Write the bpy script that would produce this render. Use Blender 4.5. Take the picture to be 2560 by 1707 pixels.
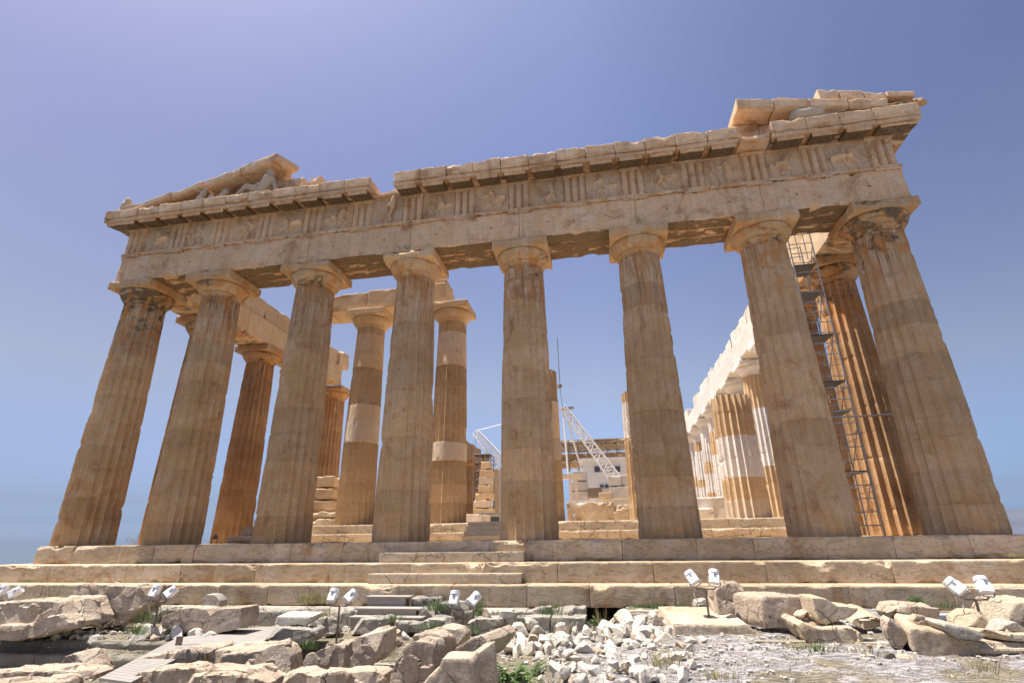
import bpy, math, random
import numpy as np
from mathutils import Vector, Matrix
R = math.radians
for o in list(bpy.data.objects): bpy.data.objects.remove(o)
S = bpy.context.scene
COL = S.collection

# ------------------------------------------------------------------ camera, sky, sun, exposure
CAM = np.array([4.685, -16.331, 0.0587]); YAW, PIT, ROLL, FOC = -.1725, .3629, -.0131, 1295.3
_cy, _sy = math.cos(YAW), math.sin(YAW)
FW = np.array([_sy*math.cos(PIT), _cy*math.cos(PIT), math.sin(PIT)])
_r = np.array([_cy, -_sy, 0.]); _u = np.cross(_r, FW)
RT = _r*math.cos(ROLL) + _u*math.sin(ROLL); UP = -_r*math.sin(ROLL) + _u*math.cos(ROLL)
cd = bpy.data.cameras.new('camera'); cam = bpy.data.objects.new('camera', cd); COL.objects.link(cam)
cd.sensor_width = 36; cd.lens = FOC/2560*36; cd.clip_end = 90000; cd.clip_start = .1
M = Matrix(((RT[0], UP[0], -FW[0]), (RT[1], UP[1], -FW[1]), (RT[2], UP[2], -FW[2]))).to_4x4()
M.translation = Vector(CAM); cam.matrix_world = M
S.camera = cam

SUN_EL, SUN_OFF = 70.0, 4.0           # elevation; degrees in front of the facade plane, from the left
w = bpy.data.worlds.new('World'); S.world = w; w.use_nodes = True
nt = w.node_tree; bg = nt.nodes['Background']
sk = nt.nodes.new('ShaderNodeTexSky'); sk.sky_type = 'NISHITA'; sk.sun_disc = False
sk.sun_elevation = R(SUN_EL); sk.sun_rotation = R(-90 - SUN_OFF)
sk.altitude = 150; sk.air_density = 1.0; sk.dust_density = 2.2; sk.ozone_density = 2.2
tc = nt.nodes.new('ShaderNodeTexCoord'); sx = nt.nodes.new('ShaderNodeSeparateXYZ'); nt.links.new(tc.outputs['Generated'], sx.inputs[0])
rp = nt.nodes.new('ShaderNodeValToRGB'); nt.links.new(sx.outputs[2], rp.inputs[0])
for i, (p_, c_) in enumerate(((0., (.82, 1.08, 1.8)), (.03, (.46, .60, 1.02)), (.06, (.41, .47, .69)), (.26, (.72, .61, .57)), (.6, (.60, .53, .60)), (1., (.62, .61, .65)))):
    e_ = rp.color_ramp.elements[i] if i < 2 else rp.color_ramp.elements.new(p_); e_.position = p_; e_.color = (*c_, 1)
mx = nt.nodes.new('ShaderNodeMix'); mx.data_type = 'RGBA'; mx.blend_type = 'MULTIPLY'; mx.inputs[0].default_value = 1
nt.links.new(sk.outputs[0], mx.inputs[6]); nt.links.new(rp.outputs[0], mx.inputs[7])
ab = nt.nodes.new('ShaderNodeMath'); ab.operation = 'ABSOLUTE'; nt.links.new(sx.outputs[0], ab.inputs[0])
mr = nt.nodes.new('ShaderNodeMapRange'); nt.links.new(ab.outputs[0], mr.inputs[0])
for i, x_ in enumerate((0, .85, 1.16, .84)): mr.inputs[i+1].default_value = x_
m2 = nt.nodes.new('ShaderNodeVectorMath'); m2.operation = 'SCALE'; nt.links.new(mx.outputs[2], m2.inputs[0]); nt.links.new(mr.outputs[0], m2.inputs['Scale'])
nt.links.new(m2.outputs[0], bg.inputs[0]); bg.inputs[1].default_value = 0.125
sd = bpy.data.lights.new('sun', 'SUN'); sun = bpy.data.objects.new('sun', sd); COL.objects.link(sun)
sd.energy = 4.9; sd.angle = R(.53); sd.color = (1, .955, .88)
sdir = Vector((-math.cos(R(SUN_EL))*math.cos(R(SUN_OFF)), -math.cos(R(SUN_EL))*math.sin(R(SUN_OFF)), math.sin(R(SUN_EL))))
sun.rotation_euler = sdir.to_track_quat('Z', 'Y').to_euler()
S.view_settings.view_transform = 'Standard'; S.view_settings.look = 'None'
S.view_settings.exposure = 0.95; S.view_settings.gamma = 1
S.cycles.max_bounces = 8; S.cycles.diffuse_bounces = 5

# ------------------------------------------------------------------ picking points of the place
K = 2560/2352.
def ray(u, v):
    return FW + RT*((u*K-1280)/FOC) - UP*((v*K-853.5)/FOC)
def aty(u, v, Y): d = ray(u, v); return CAM + d*(Y-CAM[1])/d[1]
def atz(u, v, Z): d = ray(u, v); return CAM + d*(Z-CAM[2])/d[2]
ZX = {1: 0, 2: 430, 3: 860, 4: 1290, 5: 1700, 6: 2130}
def zc(k, X, Y): return (ZX[k]+X*.1958)/K, (1400+Y*.1958)/K

# ------------------------------------------------------------------ noise
def _h(i, j, k, s):
    n = (i.astype(np.uint64)*73856093) ^ (j.astype(np.uint64)*19349663) ^ (k.astype(np.uint64)*83492791) ^ np.uint64(s*2654435761 % (1 << 32))
    n = (n ^ (n >> np.uint64(13)))*np.uint64(1274126177) & np.uint64(0xffffffff)
    n = (n ^ (n >> np.uint64(16)))*np.uint64(2246822519) & np.uint64(0xffffffff)
    n = n ^ (n >> np.uint64(15))
    return (n & np.uint64(0xffffff)).astype(float)/0xffffff
def vn(P, s=0):
    P = np.asarray(P, float)+1000.0; I = np.floor(P).astype(np.int64); f = P-I; f = f*f*(3-2*f); r = 0
    for a in (0, 1):
        for b in (0, 1):
            for c in (0, 1):
                wgt = (f[:, 0] if a else 1-f[:, 0])*(f[:, 1] if b else 1-f[:, 1])*(f[:, 2] if c else 1-f[:, 2])
                r = r + wgt*_h(I[:, 0]+a, I[:, 1]+b, I[:, 2]+c, s)
    return r
def fbm(P, s=0, o=4):
    P = np.asarray(P, float); r = 0; a = .5; t = 0
    for i in range(o): r = r + a*vn(P*(2**i)+i*17.3, s+i); t += a; a *= .5
    return r/t
rnd = random.Random(7)

# ------------------------------------------------------------------ materials
class NT:
    def __init__(s, name):
        s.m = bpy.data.materials.new(name); s.m.use_nodes = True; s.t = s.m.node_tree; s.t.nodes.clear()
        s.out = s.t.nodes.new('ShaderNodeOutputMaterial'); s.b = s.t.nodes.new('ShaderNodeBsdfPrincipled')
        s.t.links.new(s.b.outputs[0], s.out.inputs[0]); s.geo = s.t.nodes.new('ShaderNodeNewGeometry')
    def set(s, sock, v):
        if isinstance(v, bpy.types.NodeSocket): s.t.links.new(v, sock)
        elif isinstance(v, tuple) and len(v) == 3 and sock.type == 'RGBA': sock.default_value = (*v, 1)
        else: sock.default_value = v
    def noise(s, vec, scale, det=6, rough=.55, dist=0, off=0):
        n = s.t.nodes.new('ShaderNodeTexNoise'); s.set(n.inputs['Vector'], vec); n.inputs['Scale'].default_value = scale
        n.inputs['Detail'].default_value = det; n.inputs['Roughness'].default_value = rough; n.inputs['Distortion'].default_value = dist
        return n.outputs['Fac']
    def voro(s, vec, scale, feat='F1'):
        n = s.t.nodes.new('ShaderNodeTexVoronoi'); n.feature = feat; s.set(n.inputs['Vector'], vec); n.inputs['Scale'].default_value = scale
        return n.outputs['Distance']
    def mapv(s, vec, sc, loc=(0, 0, 0), rot=(0, 0, 0)):
        n = s.t.nodes.new('ShaderNodeMapping'); s.set(n.inputs['Vector'], vec); n.inputs['Scale'].default_value = sc
        n.inputs['Location'].default_value = loc; n.inputs['Rotation'].default_value = rot
        return n.outputs[0]
    def ramp(s, f, a, b, lo=0., hi=1.):
        n = s.t.nodes.new('ShaderNodeMapRange'); n.clamp = True; s.set(n.inputs[0], f)
        for i, x in zip((1, 2, 3, 4), (a, b, lo, hi)): n.inputs[i].default_value = x
        return n.outputs[0]
    def math(s, op, a, b=0., c=0.):
        n = s.t.nodes.new('ShaderNodeMath'); n.operation = op; s.set(n.inputs[0], a); s.set(n.inputs[1], b); s.set(n.inputs[2], c)
        return n.outputs[0]
    def mix(s, f, a, b, mode='MIX'):
        n = s.t.nodes.new('ShaderNodeMix'); n.data_type = 'RGBA'; n.blend_type = mode
        s.set(n.inputs[0], f); s.set(n.inputs[6], a); s.set(n.inputs[7], b)
        return n.outputs[2]
    def vadd(s, a, b):
        n = s.t.nodes.new('ShaderNodeVectorMath'); n.operation = 'ADD'; s.set(n.inputs[0], a); s.set(n.inputs[1], b); return n.outputs[0]
    def bump(s, h, st, d=.02, prev=None):
        n = s.t.nodes.new('ShaderNodeBump'); n.inputs['Strength'].default_value = st; n.inputs['Distance'].default_value = d
        s.set(n.inputs['Height'], h)
        if prev: s.t.links.new(prev, n.inputs['Normal'])
        return n.outputs[0]
    def rgb(s, c):
        n = s.t.nodes.new('ShaderNodeCombineXYZ'); s.set(n.inputs[0], c); s.set(n.inputs[1], c); s.set(n.inputs[2], c); return n.outputs[0]

def marble(name, main, alt, brown, pale, brown_amt=.5, streak=0., pale_amt=.35, crust=True, vein=.5, bumpy=.5, pits=0., mscale=1., gran=.2, crack=0.):
    n = NT(name); P = n.geo.outputs['Position']
    oi = n.t.nodes.new('ShaderNodeObjectInfo')
    at = n.t.nodes.new('ShaderNodeAttribute'); at.attribute_name = 'tone'
    sp = n.t.nodes.new('ShaderNodeSeparateColor'); n.t.links.new(at.outputs['Color'], sp.inputs[0])
    tr, tg, tb = sp.outputs
    big = n.noise(P, .55*mscale, 5, .6, .4); mid = n.noise(P, 2.6*mscale, 7, .62, .5); fin = n.noise(P, 17*mscale, 7, .68)
    c = n.mix(n.ramp(big, .35, .65), main, alt)
    c = n.mix(n.ramp(n.noise(n.mapv(P, (1, 1, 1), (31, 7, 3)), 1.1*mscale, 8, .65, .8), .46, .66, 0, pale_amt), c, pale)
    bm = n.noise(n.mapv(P, (1, 1, .8), (5, 11, 9)), .9*mscale, 9, .68, 1.2)
    c = n.mix(n.ramp(bm, .66-.16*brown_amt, .80-.16*brown_amt, 0, .85), c, brown)
    if streak > 0:
        st = n.noise(n.mapv(P, (3.4, 3.4, .22)), 1.9, 9, .66, .35)
        hi = at.outputs['Alpha']
        c = n.mix(n.math('MULTIPLY', hi, n.ramp(st, .60-.12*streak, .66-.08*streak, 0, .95*min(1, streak+.3))), c, brown)
        st2 = n.noise(n.mapv(P, (5, 5, .3), (3, 3, 1)), 2.3, 9, .7, .3)
        c = n.mix(n.math('MULTIPLY', hi, n.ramp(st2, .53, .60, 0, .9*streak)), c, (.66, .56, .46))
        st3 = n.noise(n.mapv(P, (7, 7, .35), (13, 3, 1)), 1.6, 8, .7, .2)
        c = n.mix(n.math('MULTIPLY', hi, n.ramp(st3, .60, .66, 0, .9*streak)), c, (.12, .065, .035))
    if vein > 0:
        vv = n.noise(n.mapv(P, (.7, .7, 2.6), (2, 5, 1), (0, R(14), 0)), 1.1*mscale, 6, .6, 1.3)
        vm = n.math('ABSOLUTE', n.math('SUBTRACT', vv, .5))
        c = n.mix(n.ramp(vm, 0, .022, .55*vein, 0), c, (.20, .15, .11))
        lay = n.noise(n.mapv(P, (.5, .5, 9), (7, 5, 1), (0, R(6), 0)), 1.5, 5, .6, .4)
        c = n.mix(n.ramp(lay, .5, .72, 0, .35*vein), c, n.mix(.5, c, (.36, .25, .17)))
    # tone attribute: R = block by block brightness, G = new white marble, B = black crust
    c = n.mix(n.math('MULTIPLY', tg, n.ramp(n.noise(P, 3, 6, .6, .6), .25, .40, .75, 1)), c, n.mix(n.ramp(mid, .4, .7), (.68, .645, .60), (.58, .54, .50)))
    k = n.math('MULTIPLY', n.math('ADD', .55, n.math('MULTIPLY', tr, .9)), n.ramp(fin, .2, .8, .86-.3*gran, 1.10+.2*gran))
    c = n.mix(1., c, n.rgb(k), 'MULTIPLY')
    c = n.mix(1., c, n.rgb(n.math('ADD', .93, n.math('MULTIPLY', oi.outputs['Random'], .14))), 'MULTIPLY')
    if crust:
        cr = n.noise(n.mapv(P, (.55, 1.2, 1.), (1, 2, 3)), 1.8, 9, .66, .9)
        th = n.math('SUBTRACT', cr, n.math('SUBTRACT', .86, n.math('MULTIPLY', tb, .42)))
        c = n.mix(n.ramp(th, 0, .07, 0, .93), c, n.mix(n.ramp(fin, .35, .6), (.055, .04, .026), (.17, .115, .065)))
        orr = n.noise(n.mapv(P, (2, 2, .8), (9, 2, 3)), 1.3, 7, .6, .7)
        c = n.mix(n.math('MULTIPLY', n.math('MULTIPLY', n.ramp(orr, .50, .60, 0, .85), n.ramp(tb, .1, .7)), n.ramp(tb, 1.08, 1.15, 1, .12)), c, (.50, .23, .07))
    ck = None
    if crack > 0:
        wv = n.t.nodes.new('ShaderNodeTexNoise'); n.set(wv.inputs['Vector'], P); wv.inputs['Scale'].default_value = 1.6; wv.inputs['Detail'].default_value = 6
        sc_ = n.t.nodes.new('ShaderNodeVectorMath'); sc_.operation = 'SCALE'; n.t.links.new(wv.outputs['Color'], sc_.inputs[0]); sc_.inputs['Scale'].default_value = .9
        ck = n.ramp(n.voro(n.mapv(n.vadd(P, sc_.outputs[0]), (1, 1, 1.7)), 1.25, 'DISTANCE_TO_EDGE'), 0, .018, 1, 0)
        ck = n.math('MULTIPLY', ck, n.ramp(n.noise(n.mapv(P, (1, 1, 1), (3, 8, 2)), 1.1, 3), .46, .56))
        c = n.mix(n.math('MULTIPLY', ck, .8*crack), c, (.10, .075, .055))
        li = n.noise(n.mapv(P, (1, 1, 1), (8, 1, 6)), 2.2, 9, .7, .6)
        c = n.mix(n.ramp(li, .56, .64, 0, .55*crack), c, (.27, .245, .21))
        c = n.mix(n.ramp(n.noise(n.mapv(P, (1, 1, 1), (2, 1, 9)), 5.5, 8, .72, .4), .60, .68, 0, .5*crack), c, (.16, .13, .10))
    if pits > 0:
        pt = n.voro(n.mapv(P, (1, 1, 1)), 9, 'F1'); pm = n.noise(P, 2.2, 4, .5)
        c = n.mix(n.math('MULTIPLY', n.ramp(pt, .10, .2, pits, 0), n.ramp(pm, .5, .6)), c, (.07, .05, .04))
    n.set(n.b.inputs['Base Color'], c); n.b.inputs['Roughness'].default_value = .82
    n.b.inputs['Specular IOR Level'].default_value = .25
    h = n.math('ADD', n.math('MULTIPLY', mid, .9), n.math('MULTIPLY', fin, .45))
    if ck is not None: h = n.math('SUBTRACT', h, n.math('MULTIPLY', ck, .5))
    n.set(n.b.inputs['Normal'], n.bump(n.noise(P, 45, 5, .7), .25+.3*gran, .012, n.bump(h, bumpy, .05)))
    return n.m

MT = {}
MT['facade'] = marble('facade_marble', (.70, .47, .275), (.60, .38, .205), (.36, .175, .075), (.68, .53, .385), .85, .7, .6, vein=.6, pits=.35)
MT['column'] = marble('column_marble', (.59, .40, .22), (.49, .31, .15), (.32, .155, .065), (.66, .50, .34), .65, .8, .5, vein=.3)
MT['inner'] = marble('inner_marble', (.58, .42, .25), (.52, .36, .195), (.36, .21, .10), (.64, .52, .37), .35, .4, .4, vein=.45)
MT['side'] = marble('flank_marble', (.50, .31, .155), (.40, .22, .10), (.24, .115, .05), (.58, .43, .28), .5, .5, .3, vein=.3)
MT['newstone'] = marble('restored_marble', (.62, .55, .46), (.54, .45, .35), (.42, .30, .18), (.70, .66, .60), .25, .2, .5, crust=False, vein=.4)
MT['step'] = marble('step_marble', (.56, .43, .285), (.46, .34, .21), (.34, .185, .075), (.63, .53, .41), .7, 0, .6, crust=False, vein=1.3, bumpy=.5, mscale=1.3, crack=.15)
MT['block'] = marble('fallen_marble', (.55, .435, .325), (.44, .335, .24), (.29, .18, .105), (.66, .565, .46), .5, .2, .5, crust=False, vein=.4, bumpy=1.3, gran=.8, mscale=1.7, crack=1.)
MT['bright'] = marble('pale_marble', (.60, .485, .345), (.49, .375, .25), (.34, .21, .115), (.67, .58, .46), .42, .15, .5, crust=False, vein=.4, bumpy=1.3, gran=.7, mscale=1.7, crack=.7)
MT['pitted'] = marble('pitted_marble', (.55, .44, .34), (.46, .35, .255), (.34, .22, .14), (.62, .53, .44), .3, .1, .4, crust=False, vein=.2, bumpy=1.2, pits=1., gran=1.2, mscale=1.5, crack=.6)
MT['rubble'] = marble('rubble_marble', (.75, .69, .59), (.64, .565, .45), (.45, .35, .235), (.82, .79, .73), .3, 0, .6, crust=False, vein=.3, bumpy=1.2, gran=.7, mscale=3, crack=.25)
MT['lime'] = marble('grey_limestone', (.42, .385, .32), (.34, .30, .245), (.21, .17, .115), (.50, .47, .42), .4, 0, .4, crust=False, vein=.3, bumpy=1.3, pits=.7, gran=1.2, mscale=1.8, crack=1.)
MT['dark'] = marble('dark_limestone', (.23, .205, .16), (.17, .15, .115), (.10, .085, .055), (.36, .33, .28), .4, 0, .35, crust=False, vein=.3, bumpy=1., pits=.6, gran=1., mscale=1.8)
MT['statue'] = marble('statue_stone', (.56, .45, .33), (.48, .37, .25), (.30, .22, .14), (.60, .54, .46), .2, 0, .3, crust=False, vein=0, mscale=2)

def plain(name, col, rough=.5, metal=0., var=.1, scale=8, bump=.1):
    n = NT(name); P = n.geo.outputs['Position']; f = n.noise(P, scale, 6, .6)
    n.set(n.b.inputs['Base Color'], n.mix(n.ramp(f, .3, .7), tuple(x*(1-var) for x in col), tuple(min(1, x*(1+var)) for x in col)))
    n.b.inputs['Roughness'].default_value = rough; n.b.inputs['Metallic'].default_value = metal
    if bump: n.set(n.b.inputs['Normal'], n.bump(n.noise(P, scale*5, 4, .6), bump, .005))
    return n.m
MT['white'] = plain('white_enamel', (.74, .74, .74), .35, 0, .05, 5, .05)
MT['plate'] = plain('grey_plate', (.16, .17, .19), .4)
MT['steel'] = plain('galvanised_steel', (.30, .30, .31), .45, .6, .2, 12)
MT['rust'] = plain('brown_steel', (.20, .15, .11), .7, .1, .3, 14)
MT['hose'] = plain('tan_hose', (.50, .42, .30), .6)
MT['grate'] = plain('dark_grating', (.09, .09, .09), .7)
MT['crane'] = plain('white_crane_paint', (.72, .72, .72), .5)
MT['glass'] = plain('dark_window', (.05, .07, .10), .12, 0, .1, 4, 0)
MT['cabin'] = plain('white_cabin_paint', (.58, .60, .63), .5, 0, .04)
MT['plaster'] = plain('grey_crate_stone', (.46, .43, .39), .8, 0, .12, 3)
MT['paver'] = plain('concrete_deck', (.27, .245, .22), .8, 0, .14, 4, .3)
MT['leaf'] = plain('green_leaf', (.10, .17, .045), .6, 0, .4, 20, 0)
MT['dryleaf'] = plain('dry_grass_blade', (.36, .31, .13), .7, 0, .4, 20, 0)
MT['tube'] = plain('grey_pipe', (.35, .36, .38), .5)
def wood_mat():
    n = NT('weathered_wood'); P = n.geo.outputs['Position']
    g = n.noise(n.mapv(P, (1.2, 14, 14)), 2, 7, .6, .3)
    n.set(n.b.inputs['Base Color'], n.mix(n.ramp(g, .3, .7), (.24, .20, .165), (.42, .38, .34))); n.b.inputs['Roughness'].default_value = .85
    n.set(n.b.inputs['Normal'], n.bump(g, .3, .01)); return n.m
MT['wood'] = wood_mat()
def rock_mat():
    n = NT('acropolis_rock'); P = n.geo.outputs['Position']
    at = n.t.nodes.new('ShaderNodeAttribute'); at.attribute_name = 'tone'
    sp = n.t.nodes.new('ShaderNodeSeparateColor'); n.t.links.new(at.outputs['Color'], sp.inputs[0])
    a = n.noise(P, 1.1, 8, .65, .8); b = n.noise(n.mapv(P, (1, 2.2, 1), (4, 4, 4)), 3.5, 8, .7, .6); f = n.noise(P, 26, 6, .7)
    c = n.mix(n.ramp(a, .35, .65), (.42, .39, .385), (.33, .305, .30))
    c = n.mix(n.ramp(b, .52, .70, 0, .7), c, (.50, .455, .42))
    c = n.mix(n.ramp(n.noise(P, 1.7, 7, .6, .7), .58, .72, 0, .55), c, (.43, .30, .25))
    cr = n.math('ABSOLUTE', n.math('SUBTRACT', n.noise(n.mapv(P, (1, 2.6, 1), (9, 1, 1), (0, 0, .25)), 2.6, 7, .62, 1.2), .5))
    c = n.mix(n.ramp(cr, 0, .022, .7, 0), c, (.16, .135, .12))
    c = n.mix(1., c, n.rgb(n.ramp(f, .25, .75, .75, 1.18)), 'MULTIPLY')
    soil = n.mix(n.ramp(b, .4, .65), (.30, .24, .155), (.17, .15, .085))
    soil = n.mix(1., soil, n.rgb(n.ramp(f, .3, .7, .6, 1.3)), 'MULTIPLY')
    c = n.mix(sp.outputs[0], c, soil)
    n.set(n.b.inputs['Base Color'], c); n.b.inputs['Roughness'].default_value = .9; n.b.inputs['Specular IOR Level'].default_value = .2
    h = n.math('ADD', n.math('MULTIPLY', b, 1.), n.math('ADD', n.math('MULTIPLY', f, .35), n.ramp(cr, 0, .05, -.4, 0)))
    n.set(n.b.inputs['Normal'], n.bump(h, .9, .06)); return n.m
MT['rock'] = rock_mat()
def sea_mat():
    n = NT('sea_water'); P = n.geo.outputs['Position']
    n.b.inputs['Base Color'].default_value = (.08, .108, .145, 1); n.b.inputs['Roughness'].default_value = .9; n.b.inputs['Specular IOR Level'].default_value = .1
    n.set(n.b.inputs['Normal'], n.bump(n.noise(P, .02, 4, .6), .2, 2)); return n.m
MT['sea'] = sea_mat()
MT['hill'] = plain('hazy_hill', (.075, .082, .115), 1, 0, .12, .0008, 0)

# ------------------------------------------------------------------ objects
def tag(o, label=None, cat=None, group=None, kind=None):
    if label: o['label'] = label
    if cat: o['category'] = cat
    if group: o['group'] = group
    if kind: o['kind'] = kind
    return o
def empty(name, loc, label, cat, group=None, rz=0):
    o = bpy.data.objects.new(name, None); COL.objects.link(o); o.location = loc; o.rotation_euler = (0, 0, rz); o.empty_display_size = .3
    return tag(o, label, cat, group)
class MB:
    def __init__(s): s.v = []; s.f = []; s.t = []; s.n = 0
    def add(s, v, f, tone=(.5, 0, 0)):
        v = np.asarray(v, float); s.v.append(v)
        tn = np.asarray(tone, float)
        if tn.ndim == 1: tn = np.tile(tn, (len(v), 1))
        s.t.append(tn)
        s.f += [tuple(int(i)+s.n for i in q) for q in f]; s.n += len(v); return s
    def obj(s, name, mat, parent=None, sharp=35, origin=None, smooth=True, raw=False):
        me = bpy.data.meshes.new(name); V = np.concatenate(s.v)
        if origin is not None: V = V-np.asarray(origin)
        me.from_pydata(V.tolist(), [], s.f); me.update()
        a = me.color_attributes.new('tone', 'FLOAT_COLOR', 'POINT')
        T = np.ones((len(V), 4)); T[:, 3] = .22
        T[:, :] = np.concatenate([t if t.shape[1] == 4 else np.hstack([t, np.full((len(t), 1), .22)]) for t in s.t]); a.data.foreach_set('color', T.ravel())
        if smooth:
            me.polygons.foreach_set('use_smooth', [True]*len(me.polygons)); me.set_sharp_from_angle(angle=R(sharp))
        me.materials.append(MT[mat] if isinstance(mat, str) else mat)
        o = bpy.data.objects.new(name, me); COL.objects.link(o)
        if origin is not None: o.location = origin
        if parent is not None:
            o.parent = parent
            if not raw: o.matrix_parent_inverse = PINV(parent)
        return o
def PINV(p):
    m = Matrix.Identity(4); q = p
    while q is not None:
        loc = Matrix.LocRotScale(q.location, q.rotation_euler, q.scale)
        m = (q.matrix_parent_inverse @ loc if q.parent else loc) @ m; q = q.parent
    return m.inverted()

def gaxis(a, b, res, fine=True):
    L = b-a; n = max(1, int(round(L/res))); t = list(np.linspace(a, b, n+1))
    if fine and L > .2: t += [a+.025, a+.06, a+.11, b-.025, b-.06, b-.11]
    return np.array(sorted(set(np.round(t, 5))))
def cblock(x0, x1, y0, y1, z0, z1, res=.10, edge=.02, chip=.12, und=.008, seed=0, jag=0., wrap=None):
    """a chipped stone block; wrap bends finished points"""
    xs, ys, zs = gaxis(x0, x1, res), gaxis(y0, y1, res), gaxis(z0, z1, res); V = []; F = []; n = 0
    def face(A, B, fn, flip):
        nonlocal n
        a, b = np.meshgrid(A, B, indexing='ij'); p = fn(a.ravel(), b.ravel()); V.append(p); na, nb = len(A), len(B)
        for i in range(na-1):
            for j in range(nb-1):
                q = (n+i*nb+j, n+(i+1)*nb+j, n+(i+1)*nb+j+1, n+i*nb+j+1); F.append(q[::-1] if flip else q)
        n += na*nb
    st = lambda *a: np.stack([np.broadcast_to(np.asarray(q, float), a[0].shape if hasattr(a[0], 'shape') else a[1].shape) for q in a], 1)
    face(xs, ys, lambda a, b: np.stack([a, b, 0*a+z1], 1), False); face(xs, ys, lambda a, b: np.stack([a, b, 0*a+z0], 1), True)
    face(xs, zs, lambda a, b: np.stack([a, 0*a+y0, b], 1), False); face(xs, zs, lambda a, b: np.stack([a, 0*a+y1, b], 1), True)
    face(ys, zs, lambda a, b: np.stack([0*a+x1, a, b], 1), False); face(ys, zs, lambda a, b: np.stack([0*a+x0, a, b], 1), True)
    P = np.concatenate(V); C = np.array([(x0+x1)/2, (y0+y1)/2, (z0+z1)/2]); H = np.array([(x1-x0)/2, (y1-y0)/2, (z1-z0)/2])
    r = edge*(.3+1.4*vn(P*9, seed)) + chip*np.clip((fbm(P*2.1, seed+5, 5)-.53)/.2, 0, 1)**1.3
    r = np.minimum(r, H.min()*.9)
    Q = P-C; sg = np.sign(Q); d = H-np.abs(Q)
    for i, j in ((0, 1), (0, 2), (1, 2)):
        df = np.clip(r*(.28 if (i == 0 and j == 1) else .4 if i == 0 else 1.)-(d[:, i]+d[:, j]), 0, None)/2; d[:, i] += df; d[:, j] += df
    P = C+sg*(H-d)
    P = P + und*(np.stack([vn(P*2.3, seed+9), vn(P*2.3, seed+10), vn(P*2.3, seed+11)], 1)-.5)*2
    if jag:
        t = np.clip((P[:, 2]-z0)/(z1-z0), 0, 1)
        P[:, 2] -= jag*t*np.clip(fbm(P*np.array([1.5, 1.5, 0]), seed+20, 3)*2-.75, 0, 1)
    if wrap: P = wrap(P)
    return P, F
def box(x0, x1, y0, y1, z0, z1):
    V = [(x, y, z) for x in (x0, x1) for y in (y0, y1) for z in (z0, z1)]
    return V, [(0, 1, 3, 2), (4, 6, 7, 5), (0, 4, 5, 1), (2, 3, 7, 6), (0, 2, 6, 4), (1, 5, 7, 3)]
def tube(pts, r, n=8, r2=None):
    pts = [Vector(p) for p in pts]; V = []; F = []; m = len(pts)
    for i, p in enumerate(pts):
        d = (pts[min(i+1, m-1)]-pts[max(i-1, 0)]).normalized(); a = d.orthogonal().normalized() if i == 0 else (a-d*a.dot(d)).normalized()
        b = d.cross(a); rr = r if r2 is None else r+(r2-r)*i/(m-1)
        for k in range(n):
            t = 2*math.pi*k/n; V.append(p+a*math.cos(t)*rr+b*math.sin(t)*rr)
    for i in range(m-1):
        for k in range(n): F.append((i*n+k, i*n+(k+1) % n, (i+1)*n+(k+1) % n, (i+1)*n+k))
    F.append(tuple(range(n))[::-1]); F.append(tuple((m-1)*n+k for k in range(n)))
    return V, F
def lathe(prof, n=48, c=(0, 0, 0)):
    V = []; F = []; m = len(prof)
    for r, z in prof:
        for k in range(n): t = 2*math.pi*k/n; V.append((c[0]+r*math.cos(t), c[1]+r*math.sin(t), c[2]+z))
    for i in range(m-1):
        for k in range(n): F.append((i*n+k, i*n+(k+1) % n, (i+1)*n+(k+1) % n, (i+1)*n+k))
    F.append(tuple(range(n))[::-1]); F.append(tuple((m-1)*n+k for k in range(n)))
    return V, F
def prism(poly, d):
    """poly: 3d points of the near face; d: vector to the far face"""
    n = len(poly); P = [np.array(p, float) for p in poly]; V = P+[p+np.array(d, float) for p in P]
    F = [tuple(range(n))[::-1], tuple(range(n, 2*n))]
    for i in range(n): j = (i+1) % n; F.append((i, j, n+j, n+i))
    return V, F
def remesh(V, F, vox, smooth=2):
    me = bpy.data.meshes.new('tmp'); me.from_pydata([tuple(map(float, v)) for v in V], [], F); me.update()
    import bmesh
    bm = bmesh.new(); bm.from_mesh(me); bmesh.ops.recalc_face_normals(bm, faces=bm.faces); bm.to_mesh(me); bm.free()
    o = bpy.data.objects.new('tmp', me); COL.objects.link(o)
    m = o.modifiers.new('r', 'REMESH'); m.mode = 'VOXEL'; m.voxel_size = vox
    if smooth: m = o.modifiers.new('s', 'SMOOTH'); m.iterations = smooth; m.factor = .5
    dg = bpy.context.evaluated_depsgraph_get(); ev = o.evaluated_get(dg); em = ev.to_mesh()
    co = np.empty(len(em.vertices)*3); em.vertices.foreach_get('co', co); no = np.empty(len(em.vertices)*3); em.vertex_normals.foreach_get('vector', no)
    fs = [tuple(p.vertices) for p in em.polygons]; ev.to_mesh_clear()
    bpy.data.objects.remove(o); bpy.data.meshes.remove(me)
    return co.reshape(-1, 3), no.reshape(-1, 3), fs
def chisel(P, seed, n=46, lo=.80):
    rg = np.random.RandomState(seed); c = (P.max(0)+P.min(0))/2; H = (P.max(0)-P.min(0))/2; Q = (P-c)
    for _ in range(n):
        d = rg.normal(size=3); d /= np.linalg.norm(d); h = Q@d; m = h.max(); k = m-rg.uniform(.004, .03)
        Q = Q-np.outer(np.clip(h-k, 0, None), d)
    for _ in range(2 if n < 20 else 4):      # a few bigger bites out of the corners
        d = rg.choice([-1, 1], 3)*rg.uniform(.35, 1, 3); d /= np.linalg.norm(d); h = Q@d; k = h.max()-rg.uniform(.06, .14)
        Q = Q-np.outer(np.clip(h-k, 0, None), d)
    return Q+c
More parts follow.
